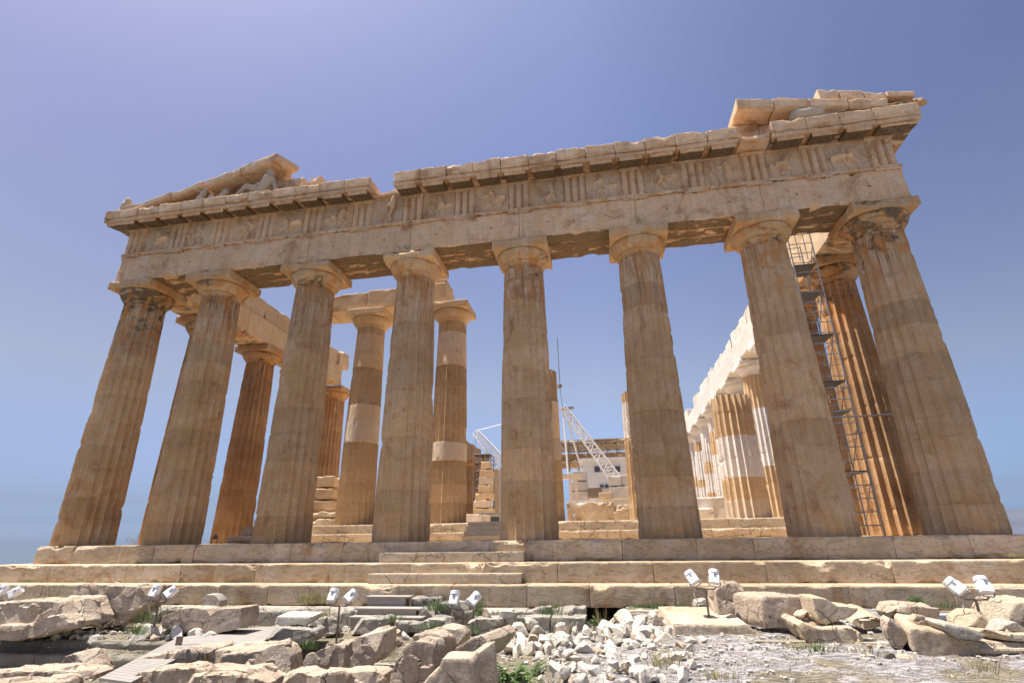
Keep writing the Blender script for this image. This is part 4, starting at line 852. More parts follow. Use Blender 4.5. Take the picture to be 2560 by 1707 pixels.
def inside(p, poly):
    c = False; n = len(poly)
    for i in range(n):
        a, b = poly[i], poly[(i+1) % n]
        if (a[1] > p[1]) != (b[1] > p[1]) and p[0] < (b[0]-a[0])*(p[1]-a[1])/(b[1]-a[1])+a[0]: c = not c
    return c
def scatter(poly, n, rpx, label, group, seed, brown=.12, dz=0.):
    r = random.Random(seed); us = [p[0] for p in poly]; vs = [p[1] for p in poly]; pl = []; tries = 0
    while len(pl) < n and tries < 20000:
        tries += 1; u, v = r.uniform(min(us), max(us)), r.uniform(min(vs), max(vs)); s = rpx[0]+(rpx[1]-rpx[0])*r.random()**1.8
        if inside((u, v), poly) and all((u-a)**2+((v-b)*2.0)**2 > ((s+c)*.62)**2 for a, b, c in pl): pl.append((u, v, s))
    for u, v, s in pl:
        p = hit(u, v, dz); dist = float(np.dot(p-CAM, FW)); sz = s*K/FOC*dist
        me = r.choice(RM2) if r.random() < brown else r.choice(RM)
        o = bpy.data.objects.new('rubble_stone', me); COL.objects.link(o); o.scale = (sz*r.uniform(1., 1.7), sz*r.uniform(.8, 1.2), sz*r.uniform(.9, 1.4))
        o.rotation_euler = (r.uniform(-.7, .7), r.uniform(-.7, .7), r.uniform(0, 6.28))
        g = float(gz(np.array([p[0]]), np.array([p[1]]))[0]); o.location = (p[0], p[1], g+dz+sz*.25); tag(o, label, 'stone', group)
SM = 'small white rubble stone in the strip between the big left blocks and the dark pit'
scatter([(60, 1455), (150, 1440), (300, 1436), (480, 1438), (560, 1455), (500, 1468), (400, 1476), (60, 1480)], 38, (9, 21), SM, 'white rubble below the left blocks', 1)
scatter([(310, 1462), (420, 1448), (480, 1450), (480, 1466), (330, 1474)], 8, (20, 32), 'larger white marble chunk beside the start of the plank path', 'white chunks beside the plank path', 2, .0)
CH = 'white broken marble stone in the rubble heap at centre, in front of the dark gap'
heap = [(1140, 1446), (1230, 1436), (1330, 1440), (1420, 1450), (1500, 1462), (1535, 1475), (1500, 1492), (1400, 1498), (1300, 1520), (1230, 1512), (1142, 1512)]
scatter(heap, 66, (12, 29), CH, 'white rubble heap at centre', 3, .10)
scatter([(1150, 1440), (1230, 1432), (1340, 1438), (1420, 1450), (1400, 1475), (1280, 1495), (1150, 1490)], 24, (10, 21), CH, 'white rubble heap at centre', 33, .08, .09)
WS = 'white broken stone scattered over the grey rock at the bottom centre right'
scatter([(1230, 1550), (1300, 1520), (1400, 1500), (1500, 1508), (1600, 1520), (1600, 1545), (1560, 1572), (1235, 1580)], 34, (12, 32), WS, 'white stones on the grey rock', 4, .16)
scatter([(1240, 1560), (1330, 1530), (1480, 1520), (1560, 1545), (1500, 1570)], 10, (10, 24), WS, 'white stones on the grey rock', 44, .1, .07)
scatter([(880, 1440), (960, 1432), (1060, 1425), (1100, 1440), (1000, 1460), (880, 1490)], 20, (13, 26), 'pale broken stone lying behind the standing slabs', 'pale stones behind the standing slabs', 5, .2)
scatter([(1420, 1425), (1540, 1420), (1545, 1465), (1430, 1475)], 14, (18, 32), 'cream angular stone on the rock ledge left of the long pale block', 'cream stones on the rock ledge', 6, .3)
scatter([(1000, 1395), (1100, 1400), (1150, 1412), (1120, 1430), (1000, 1430)], 9, (8, 17), 'small grey white stone under the central floodlights', 'small stones under the central floodlights', 7, .3)
scatter([(240, 1400), (380, 1405), (380, 1440), (250, 1440)], 10, (8, 18), 'small pale stone under the first floodlight pair', 'small stones under the first floodlights', 8, .3)
scatter([(1560, 1475), (1620, 1475), (1620, 1530), (1560, 1530)], 5, (14, 22), 'isolated cream stone on bare rock below the long pale block', 'stones below the long pale block', 9, .5)
scatter([(1650, 1500), (2200, 1500), (2200, 1560), (1650, 1560)], 14, (4, 7), 'tiny pebble on the bare grey rock at lower right', 'pebbles on the bare rock', 10, .5)
scatter([(1900, 1470), (2100, 1475), (2100, 1500), (1900, 1500)], 8, (5, 11), 'small stone beside the propping timbers at right', 'small stones beside the timbers', 12, .6)

scatter([(440, 1388), (620, 1390), (760, 1392), (800, 1400), (700, 1404), (440, 1400)], 12, (6, 11), 'small grey white stone on the ledge right under the lowest step', 'small stones under the lowest step', 13, .4)
scatter([(700, 1425), (1000, 1428), (1150, 1428), (1140, 1446), (860, 1450), (700, 1450)], 18, (8, 17), 'pale stone among the grey foundation boulders behind the front row', 'stones among the grey boulders', 14, .35)
def gravel():
    r = random.Random(99); rg = np.random.RandomState(4); V = []; F = []; n = 0
    cube = np.array([(x, y, z) for x in (-1, 1) for y in (-1, 1) for z in (-1, 1)], float); fc = [(0, 1, 3, 2), (4, 6, 7, 5), (0, 4, 5, 1), (2, 3, 7, 6), (0, 2, 6, 4), (1, 5, 7, 3)]
    m = 9000; x = rg.uniform(-9, 14, m); y = rg.uniform(-8.8, -1.6, m); keep = (fbm(np.stack([x*.9, y*.9, 0*x], 1), 66, 3) > .47) | (rg.rand(m) < .12); x, y = x[keep], y[keep]; z = gz(x, y)
    for i in range(len(x)):
        s = .008+.042*rg.rand()**2.6; P = cube*rg.uniform(.5, 1.2, (8, 3))*np.array([1, .8, .55])*s; a = rg.uniform(0, 6.28); c_, s_ = math.cos(a), math.sin(a)
        P = P@np.array([[c_, s_, 0], [-s_, c_, 0], [0, 0, 1]])+np.array([x[i], y[i], z[i]+s*.3]); V.append(P); F += [tuple(q+n for q in f) for f in fc]; n += 8
    tag(MB().add(np.concatenate(V), F, (.5, 0, 0)).obj('gravel', 'rubble', smooth=False), 'loose marble chips and grit strewn over the ground', 'gravel', kind='stuff')
gravel()

# ------------------------------------------------------------------ floodlights
def rotpts(V, Mx): return [tuple(Mx @ Vector(v)) for v in V]
def floodlight(u, v0, v1, y, hand, label, sc=.72):
    top = aty(u, v0, y); zg = float(gz(np.array([top[0]]), np.array([y]))[0])
    e = empty('floodlight_stand', (top[0], y, zg), label, 'floodlight', 'twin floodlights on posts in front of the temple')
    H = top[2]-zg-.50*sc-.02
    V, F = tube([(0, 0, 0), (0, 0, H)], .022, 8); v2, f2 = box(-.12, .12, -.12, .12, 0, .012)
    mb = MB().add(V, F).add(v2, f2); o = mb.obj('post', 'rust'); o.parent = e
    V, F = tube([(-.22, 0, H+.04), (-.18, 0, H), (.18, 0, H), (.22, 0, H+.04)], .016, 8); o = MB().add(V, F).obj('crossbar', 'rust'); o.parent = e
    pts = [(-.2, -.02, H+.02), (-.24, -.03, H-.12), (-.16, -.03, H-.26), (-.03, -.02, H-.2)]; V, F = tube(pts, .012, 6); o = MB().add(V, F).obj('hose', 'hose'); o.parent = e
    for k, sx in enumerate((-1, 1)):
        lean = (hand[k][0], hand[k][1])
        Mx = Matrix.Translation((sx*.24*sc+sx*.02, 0, H+.15*sc+.03)) @ Matrix.Rotation(R(lean[1]), 4, 'Y') @ Matrix.Rotation(R(-lean[0]), 4, 'X') @ Matrix.Scale(sc, 4) @ Matrix.Diagonal((1.08, 1.08, .80, 1))
        # gear housing: tapered box with softened edges, lamp drum in front of it
        V = []; ring = lambda wx, y0, y1, z, c: [(-wx+c, y0, z), (wx-c, y0, z), (wx, y0+c, z), (wx, y1-c, z), (wx-c, y1, z), (-wx+c, y1, z), (-wx, y1-c, z), (-wx, y0+c, z)]
        lv = [ring(.10, -.09, .05, -.08, .03), ring(.125, -.115, .07, -.065, .02), ring(.125, -.115, .09, .16, .02), ring(.11, -.10, .09, .25, .03)]
        for q in lv: V += q
        F = [tuple(range(8))[::-1], tuple(range(24, 32))]+[(i*8+j, i*8+(j+1) % 8, (i+1)*8+(j+1) % 8, (i+1)*8+j) for i in range(3) for j in range(8)]
        body = MB().add(rotpts(V, Mx), F).obj('lamp_housing', 'white', sharp=40); body.parent = e
        V, F = lathe([(.05, .04), (.095, .06), (.118, .12), (.125, .26), (.138, .262), (.138, .285), (.130, .288), (.130, .37), (.122, .385), (.11, .385), (.105, .36)], 32)
        d = MB().add(rotpts(V, Mx @ Matrix.Translation((0, -.005, 0))), F).obj('lamp_drum', 'white', body, sharp=35, raw=True)
        V, F = lathe([(.104, .355), (.104, .358)], 24); MB().add(rotpts(V, Mx), F).obj('lamp_glass', 'glass', body, raw=True)
        V, F = box(-.022, .022, -.134, -.1305, .15, .25); V2, F2 = rotpts(V, Mx), F
        MB().add(V2, F2).obj('rating_plate', 'plate', body, smooth=False, raw=True)
        V, F = tube(rotpts([(-.14, 0, .02), (-.15, 0, -.10), (-.10, 0, -.17), (.10, 0, -.17), (.15, 0, -.10), (.14, 0, .02)], Mx), .012, 6)
        b = MB().add(V, F).obj('yoke', 'steel'); b.parent = e
    return e
floodlight(20, 1341, 0, -4.1, ((24, 12), (22, 50)), 'twin white floodlights cut off by the left picture edge, beside the carved block')
floodlight(374, 1341, 0, -4.0, ((20, 4), (30, 38)), 'twin white floodlights on a post between the large upright block and the notched block')
floodlight(784, 1349, 0, -4.0, ((20, 2), (30, 36)), 'twin white floodlights left of the wooden steps, above the grey boulders')
floodlight(1064, 1354, 0, -4.3, ((16, 0), (30, 38)), 'twin white floodlights on a tall post behind the standing slabs at centre')
floodlight(1614, 1305, 0, -4.2, ((30, -30), (22, 8)), 'twin white floodlights with a looping tan hose beside the upright round topped block')
floodlight(2224, 1320, 0, -5.0, ((30, -36), (26, 6)), 'twin white floodlights above the stone pile near the right edge', .74)

# ------------------------------------------------------------------ scaffold tower between the two right columns
sc = empty('scaffold_tower', (12.3, 2.7, 0), 'tall narrow grey steel scaffold tower with rungs and platforms between the two rightmost columns', 'scaffold')
x0, x1, y0, y1, HT = 12.12, 12.92, 2.3, 3.35, 10.8
for (a, b) in ((x0, y0), (x1, y0), (x0, y1), (x1, y1)):
    V, F = tube([(a, b, 0), (a, b, HT)], .026, 8); MB().add(V, F).obj('upright', 'steel', sc)
for b in (y0, y1):
    mb = MB()
    for i in range(27): z = .3+i*.4; mb.add(*tube([(x0, b, z), (x1, b, z)], .017, 6))
    mb.obj('rungs', 'steel', sc)
for i in range(6):
    z = .4+i*1.7
    for q in ([(x0, y0, z), (x0, y1, z+1.3)], [(x1, y1, z), (x1, y0, z+1.3)], [(x0, y0, z+.9), (x0, y1, z+.9)], [(x1, y0, z+.9), (x1, y1, z+.9)]): MB().add(*tube(q, .015, 6)).obj('brace', 'steel', sc)
for z in (1.9, 3.9, 4.9, 6.6, 8.3, 9.4): MB().add(*box(x0+.03, x1-.03, y0+.03, y1-.03, z, z+.05)).obj('platform', 'grate', sc, smooth=False)
V, F = tube([(x0-.1, y0-.05, 3.68), (14.1, y0-.05, 3.68)], .03, 8); MB().add(V, F).obj('tie_bar', 'steel', sc)
for i in range(3): V, F = tube([(x0+.27*i, y0, 9.6), (x0+.27*i, y0, 10.8)], .014, 6); MB().add(V, F).obj('guard_rail', 'steel', sc)

# ------------------------------------------------------------------ far things inside the temple
def truss(mb, a, b, w0, w1, n, r):
    a, b = Vector(a), Vector(b); d = (b-a).normalized(); s = d.cross(Vector((0, 0, 1))).normalized(); t = s.cross(d)
    c = [[a+(b-a)*i/n+(s*sx+t*sy)*((w0+(w1-w0)*i/n)/2) for i in range(n+1)] for sx, sy in ((-1, -1), (1, -1), (1, 1), (-1, 1))]
    for q in c: mb.add(*tube([q[0], q[-1]], r*1.5, 6))
    for i in range(n):
        for k in range(4): p, q = c[k], c[(k+1) % 4]; mb.add(*tube([p[i], q[i+1]] if i % 2 else [q[i], p[i+1]], r, 5)); mb.add(*tube([p[i], q[i]], r*.8, 5))
e = empty('crane', (4., 36, .65), 'white lattice boom crane leaning left behind the fifth and sixth columns', 'crane')
top = aty(1292, 934, 34); ft_ = aty(1412, 1098, 34)
mb = MB(); truss(mb, ft_, top, 1.0, .55, 16, .045); mb.obj('boom', 'crane', e)
mb = MB(); mb.add(*tube([tuple(top+np.array([.15, -.3, -.1])), tuple(aty(1336, 1080, 34))], .09, 6)).add(*tube([tuple(top+np.array([.0, .3, -.1])), tuple(aty(1306, 1100, 34))], .09, 6)); mb.obj('back_mast', 'crane', e)
V, F = tube([tuple(aty(1286, 890, 34)), tuple(aty(1280, 776, 34))], .05, 6); v2, f2 = tube([tuple(top), tuple(aty(1286, 890, 34))], .03, 6); MB().add(V, F).add(v2, f2).obj('hoist_cable', 'steel', e)
V, F = lathe([(.05, 0), (.22, .1), (.22, .4), (.05, .5)], 10, tuple(aty(1286, 892, 34))); MB().add(V, F).obj('hook_block', 'rust', e)
V, F = box(ft_[0]-1.3, ft_[0]+1.6, 33, 36, .66, 4.2); MB().add(V, F).obj('cab', 'plaster', e, smooth=False)
V, F = box(top[0]-.3, top[0]+1.1, 33.8, 34.4, top[2]-.25, top[2]-.08); MB().add(V, F).obj('head_bracket', 'steel', e, smooth=False)
e = empty('crane', (-7., 48, .65), 'second white lattice crane boom pointing up left beyond the fourth column gap', 'crane')
mb = MB(); truss(mb, aty(1160, 1072, 46), aty(1092, 992, 46), 1.5, .8, 12, .05); mb.obj('boom', 'crane', e)
V, F = tube([tuple(aty(1092, 990, 46)), tuple(aty(1160, 972, 46)), tuple(aty(1230, 950, 46))], .035, 6); v2, f2 = tube([tuple(aty(1092, 995, 46)), tuple(aty(1091, 1030, 46))], .035, 6); MB().add(V, F).add(v2, f2).obj('hoist_cable', 'steel', e)
a_ = aty(1165, 1075, 46); V, F = box(a_[0]-.8, a_[0]+2, 45, 48, .66, a_[2]); MB().add(V, F).obj('cab', 'plaster', e, smooth=False)
# far scaffold against the western wall
def scaff(name, xa, xb, ya, yb, za, zb, label, nx=3, nz=5):
    e = empty(name, ((xa+xb)/2, ya, za), label, 'scaffold')
    mb = MB()
    for i in range(nx+1):
        x = xa+(xb-xa)*i/nx
        for y in (ya, yb): mb.add(*tube([(x, y, za), (x, y, zb)], .06, 5))
    mb.obj('uprights', 'rust', e)
    mb = MB()
    for j in range(1, nz+1):
        z = za+(zb-za)*j/nz
        for y in (ya, yb): mb.add(*tube([(xa, y, z), (xb, y, z)], .05, 5))
        for i in range(nx): x = xa+(xb-xa)*i/nx; mb.add(*tube([(x, ya, z), (x+(xb-xa)/nx, ya, z-(zb-za)/nz)], .04, 5))
    mb.obj('rails', 'rust', e)
    mb = MB()
    for j in range(1, nz+1):
        z = za+(zb-za)*j/nz; q = xa+(.0 if nx < 5 else (xb-xa)*(.12*j % .5)); mb.add(*box(q, min(xb, q+(xb-xa)*.4) if nx > 5 else xb, ya+.1, yb-.1, z-.1, z-.03))
    mb.obj('planks', 'wood' if nx > 5 else 'grate', e, smooth=False); return e
scaff('scaffold', -10.6, -8.6, 44, 46, .66, 9.4, 'dark scaffold tower beside the ragged wall stub, left of the fifth column', 3, 9)
scaff('scaffold', -2.6, 8.8, 53.4, 54.8, 8.2, 12.2, 'long dark scaffold across the top of the western wall behind the crane', 9, 3)
# white site cabin, two storeys
e = empty('site_cabin', (4.8, 42, .65), 'white two storey site cabin with dark windows behind the crane', 'cabin')
p0, p1 = aty(1343, 1150, 42), aty(1444, 1055, 42)
MB().add(*box(p0[0], p1[0], 42, 45, .66, p1[2])).obj('wall', 'cabin', e, smooth=False)
MB().add(*box(p0[0]-.3, p1[0]+.3, 41.5, 45.3, p1[2], p1[2]+.25)).obj('roof', 'cabin', e, smooth=False)
for (ua, ub, va, vb) in ((1366, 1392, 1070, 1084), (1400, 1424, 1070, 1084), (1378, 1398, 1112, 1124)):
    a, b = aty(ua, vb, 41.9), aty(ub, va, 41.9); f = MB().add(*box(a[0]-.1, b[0]+.1, 41.92, 41.99, a[2]-.1, b[2]+.1)).obj('window', 'cabin', e, smooth=False)
    m_ = (a[0]+b[0])/2; MB().add(*box(a[0], m_-.05, 41.88, 41.93, a[2], b[2])).add(*box(m_+.05, b[0], 41.88, 41.93, a[2], b[2])).obj('pane', 'glass', f, smooth=False)
# stacks of sawn grey blocks in the yard
for i, (ua, ub, va, vb, y, lb, mt_) in enumerate(((1316, 1347, 1080, 1104, 30, 'dark grey sawn block topping the stack left of the cabin', 'plaster'), (1312, 1350, 1105, 1127, 30, 'wide grey sawn block in the middle of the stack left of the cabin', 'plaster'), (1310, 1350, 1128, 1150, 30, 'grey sawn block at the bottom of the stack left of the cabin', 'plaster'),
        (1350, 1382, 1118, 1142, 29, 'shadowed brown crate between the grey stack and the cabin door', 'rust'), (1398, 1425, 1092, 1115, 28, 'light grey sawn block upper left in the stack in front of the cabin', 'plaster'), (1426, 1446, 1090, 1115, 28.3, 'light grey sawn block upper right in the stack in front of the cabin', 'plaster'),
        (1402, 1446, 1116, 1145, 28, 'long light grey sawn block low in the stack in front of the cabin', 'plaster'), (1376, 1404, 1130, 1148, 27, 'small cream rough block before the cabin stack', 'bright'), (1070, 1100, 1180, 1205, 20, 'pale marble offcut in front of the distant brown columns', 'newstone'), (1100, 1118, 1182, 1203, 21, 'second pale marble offcut beside the low shed', 'newstone'))):
    a, b = aty(ua, vb, y), aty(ub, va, y); P, Fc = cblock(a[0], b[0], y, y+1.2, a[2], b[2], .2, .02, .05, .01, 4000+i)
    tag(MB().add(P, Fc, (.5, 0, 0)).obj('sawn_block', mt_, origin=(a[0], y, a[2])), lb, 'stone block')
a, b = aty(1105, 1205, 24), aty(1150, 1180, 24)
e = empty('low_shed', (a[0], 24, a[2]), 'low grey site shed with corrugated roof seen left of the fifth column', 'shed')
MB().add(*box(a[0], b[0]+.6, 24, 26, a[2]-.3, b[2])).obj('wall', 'plaster', e, smooth=False)
mb = MB(); xx = a[0]-.3
while xx < b[0]+.7: mb.add(*tube([(xx, 23.6, b[2]+.05), (xx, 26.3, b[2]+.15)], .06, 6)); xx += .13
mb.obj('roof', 'steel', e)
MB().add(*box(a[0]+.5, a[0]+1.4, 23.96, 23.995, a[2]+.1, b[2]-.2)).obj('window', 'glass', e, smooth=False)
# small pale portal frame
a, b = aty(1300, 1150, 26), aty(1330, 1098, 26)
e = empty('post_frame', (a[0], 26, a[2]), 'cream timber post and lintel frame left of the grey stack', 'frame')
for xx in (a[0]+.3, a[0]+.75): MB().add(*box(xx, xx+.2, 26, 26.25, .66, b[2])).obj('post', 'newstone', e, smooth=False)
MB().add(*box(a[0]-.3, a[0]+1.3, 25.9, 26.4, b[2], b[2]+.35)).obj('lintel', 'newstone', e, smooth=False)
# timber ramp inside, on the porch steps
a, b = aty(1066, 1237, 4.1), aty(1150, 1203, 4.1)
e = empty('timber_ramp', ((a[0]+b[0])/2, 4.1, 0), 'weathered timber steps leading up the inner porch beside the fifth column', 'wooden steps')
for i in range(4): z = i*.17; MB().add(*box(a[0], b[0], 3.75+i*.3, 5.0, z+.004, z+.15)).add(*box(a[0]-.02, b[0]+.02, 3.72+i*.3, 5.0, z+.152, z+.175)).obj('tread', 'wood', e, smooth=False)
# flood lamp on the stylobate near the third flank column and one by the inner wall
for (u, v, y, lb) in ((492, 1245, 2.2, 'small grey floodlight on the top step at the foot of the inner flank column'), (1320, 1190, 8.0, 'small grey floodlight before the pale inner wall blocks')):
    p = aty(u, v, y); z0 = .004 if y < 4 else .665
    e = empty('small_floodlight', (p[0], y, z0), lb, 'floodlight')
    Mx = Matrix.Translation((p[0], y, z0+.24)) @ Matrix.Rotation(R(40), 4, 'Y') @ Matrix.Rotation(R(-35), 4, 'X')
    V, F = lathe([(.03, -.08), (.06, -.05), (.10, .06), (.105, .07), (.095, .07), (.09, .06)], 20); MB().add(rotpts(V, Mx), F).obj('lamp_shade', 'steel', e)
    V, F = tube([(p[0]-.12, y, z0), (p[0]-.12, y, z0+.24), (p[0], y, z0+.26), (p[0]+.12, y, z0+.24), (p[0]+.12, y, z0)], .015, 6); MB().add(V, F).obj('yoke', 'rust', e)

# ------------------------------------------------------------------ wooden steps and boardwalk
e = empty('wooden_steps', (-1.4, -2.2, -2.0), 'grey weathered wooden steps leading up to the lowest marble step', 'wooden steps')
for i, (ua, ub, v, y, d) in enumerate(((838, 940, 1369, -2.05, .38), (815, 965, 1396, -2.5, .42), (800, 968, 1416, -2.85, .4))):
    a, b = aty(ua, v, y), aty(ub, v, y); z = a[2]
    MB().add(*box(a[0], b[0], y, y+d, z-.035, z)).obj('tread', 'wood', e, smooth=False)
    MB().add(*box(a[0]+.05, b[0]-.12, y+.05, y+.09, z-.27, z-.038)).add(*box(a[0]+.05, a[0]+.12, y+.1, y+d, z-.35, z-.04)).add(*box(b[0]-.2, b[0]-.12, y+.1, y+d, z-.35, z-.04)).obj('riser', 'wood', e, smooth=False)
e = empty('boardwalk', (-2.6, -4.3, -2.05), 'grey plank walkway curving down left past the notched block', 'boardwalk')
poly = [atz(u, v, -1.985) for u, v in ((402, 1466), (470, 1453), (560, 1441), (640, 1437), (610, 1468), (600, 1476), (480, 1478), (400, 1480))]
V, F = prism(poly, (0, 0, -.05)); MB().add(V, F).obj('deck_panel', 'paver', e, smooth=False)
a0, a1 = np.array(atz(402, 1466, -1.99)), np.array(atz(470, 1479, -1.99)); b0_, b1_ = np.array(atz(228, 1556, -2.02)), np.array(atz(300, 1566, -2.02))
n = 22
for i in range(n):
    t0, t1 = i/n+.0016, (i+1)/n-.0016; q = [a0+(b0_-a0)*t0, a1+(b1_-a1)*t0, a1+(b1_-a1)*t1, a0+(b0_-a0)*t1]
    V, F = prism(q, (0, 0, -.045)); MB().add(V, F).obj('plank', 'paver', e, smooth=False)
p = atz(410, 1481, -1.95); V, F = box(p[0]-.06, p[0]+.08, p[1]-.03, p[1], p[2], p[2]+.17)
tag(MB().add(V, F).obj('marker_plate', 'rust', smooth=False, origin=(p[0], p[1], p[2])), 'small dark metal plate standing at the edge of the plank walkway', 'plate')
# timbers propping the tilted blocks, conduit pipes
for (ua, ub, va, vb, y, lb) in ((1893, 1950, 1500, 1516, -5.35, 'short timber under the left end of the tilted propped block'), (2070, 2100, 1497, 1506, -5.3, 'thin timber wedge under the rough end block'), (1775, 1830, 1448, 1462, -4.3, 'dark timber under the square dark block'), (2330, 2352, 1545, 1560, -5.4, 'timber sleeper under the big cornice block')):
    a, b = aty(ua, vb, y), aty(ub, va, y); tag(MB().add(*box(a[0], b[0], y, y+.7, a[2]-.1, b[2])).obj('timber_beam', 'wood', smooth=False, origin=(a[0], y, a[2])), lb, 'timber')
def pipe(name, uvs, r, mat, label, dz=.02):
    pts = []
    for q in uvs:
        if len(q) == 3: pts.append(tuple(aty(*q)))
        else: h = hit(*q); pts.append((h[0], h[1], h[2]+dz))
    for _ in range(2):
        n_ = [pts[0]]
        for a, b in zip(pts[:-1], pts[1:]): a, b = np.array(a), np.array(b); n_ += [tuple(a*.75+b*.25), tuple(a*.25+b*.75)]
        pts = n_+[pts[-1]]
    V, F = tube(pts, r, 8); c = tuple(np.mean(np.array(V), 0)); return tag(MB().add(V, F).obj(name, mat, origin=c), label, 'cable')
pipe('conduit', [(1388, 1453), (1400, 1430, -2.9), (1425, 1408, -2.6), (1460, 1403, -2.4), (1520, 1405, -2.4)], .035, 'hose', 'thick tan conduit curving out of the dark gap along the rock')
pipe('conduit', [(1398, 1445), (1410, 1425, -2.9), (1440, 1411, -2.6), (1470, 1408, -2.5)], .018, 'hose', 'thin tan conduit running below the thick one beside the dark gap')
pipe('conduit', [(1490, 1405, -2.3), (1600, 1407, -2.3), (1700, 1409, -2.3)], .02, 'tube', 'blue grey pipe running along the foot of the lowest step')
pipe('cable', [(1735, 1475), (1800, 1477), (1850, 1476)], .02, 'hose', 'tan cable lying on the rock between the long block and the tilted block')
pipe('cable', [(1990, 1479), (2020, 1480), (2050, 1482)], .02, 'hose', 'tan cable emerging right of the tilted block')
V, F = box(*(float(aty(2020, 1420, -2.6)[0]), float(aty(2230, 1420, -2.6)[0])), -2.7, -2.35, -1.64, -1.56)
tag(MB().add(V, F).obj('cable_tray', 'tube', smooth=False, origin=(float(V[0][0]), -2.6, -1.6)), 'flat grey cable tray along the lowest step behind the stone pile', 'cable tray')

# ------------------------------------------------------------------ plants
def leafquad(p, d, L, W, bend=.2):
    d = Vector(d).normalized(); s = d.cross(Vector((.1, .2, 1))).normalized(); u = s.cross(d); p = Vector(p)
    return [p, p+d*L*.5+s*W+u*bend*L*.3, p+d*L, p+d*L*.5-s*W+u*bend*L*.3], [(0, 1, 2, 3)]
def tuft(u, v, h, n, mat, label, seed, y=None, spread=.5, name='grass_tuft', w_=.0035):
    r = random.Random(seed); b = hit(u, v) if y is None else aty(u, v, y); mb = MB()
    for i in range(n):
        a = r.uniform(0, 6.28); q = r.uniform(0, .10)*spread*2; p = Vector((b[0]+math.cos(a)*q*2.2, b[1]+math.sin(a)*q, b[2]-.01)); hh = h*r.uniform(.5, 1.1)
        t = Vector((math.cos(a)*spread*hh*.6, math.sin(a)*spread*hh*.6, hh)); s = t.cross(Vector((0, 1, 0))).normalized()*w_*r.uniform(.8, 1.6)
        m = p+t*.55+Vector((0, 0, hh*.08)); mb.add([p-s, p+s, m+s*.8, m-s*.8, p+t], [(0, 1, 2, 3), (3, 2, 4)])
    return tag(mb.obj(name, mat, origin=tuple(b), smooth=False), label, 'grass')
def fern(u, v, y, R_, n, label, seed, name='shrub', up=.6, cat='shrub'):
    """fronds of paired leaflets"""
    r = random.Random(seed); b = Vector(aty(u, v, y)); mb = MB(); st = MB()
    for i in range(n):
        a = r.uniform(0, 6.28); el = r.uniform(.1, 1.3)*up; L = R_*r.uniform(.6, 1.1); d = Vector((math.cos(a)*math.cos(el), math.sin(a)*math.cos(el)*.6, math.sin(el)))
        pts = [b+d*L*t+Vector((0, 0, -.35*L*t*t)) for t in np.linspace(0, 1, 9)]; st.add(*tube(pts, .006, 4))
        sd__ = d.cross(Vector((0, 0, 1))).normalized()
        for j in range(2, 9):
            for sg in (-1, 1): V, F = leafquad(pts[j], sd__*sg+d*.5+Vector((0, 0, r.uniform(-.3, .2))), L*.22*(1.15-j/10), L*.04); mb.add(V, F)
    o = mb.obj(name, 'leaf', origin=tuple(b), smooth=False); tag(o, label, cat); st.obj('stem', 'leaf', o)
    return o
fern(2115, 1398, -1.9, .48, 26, 'dark green leafy shrub growing against the lowest step at right', 5, up=1.1)
fern(1180, 1565, -7.0, .62, 30, 'green ferny bush in the hollow right of the tall smooth slab', 6, up=.7)
fern(1225, 1555, -6.6, .55, 24, 'second green ferny bush beside the white rubble in the same hollow', 7, up=.7)
fern(1375, 1440, -2.4, .40, 16, 'small dark weed inside the gap under the lowest step', 8, up=1.)
fern(1205, 1335, -.95, .16, 12, 'tiny green weed at the right end of the lower access step', 9, up=1.2, name='weed', cat='weed')
k = 0
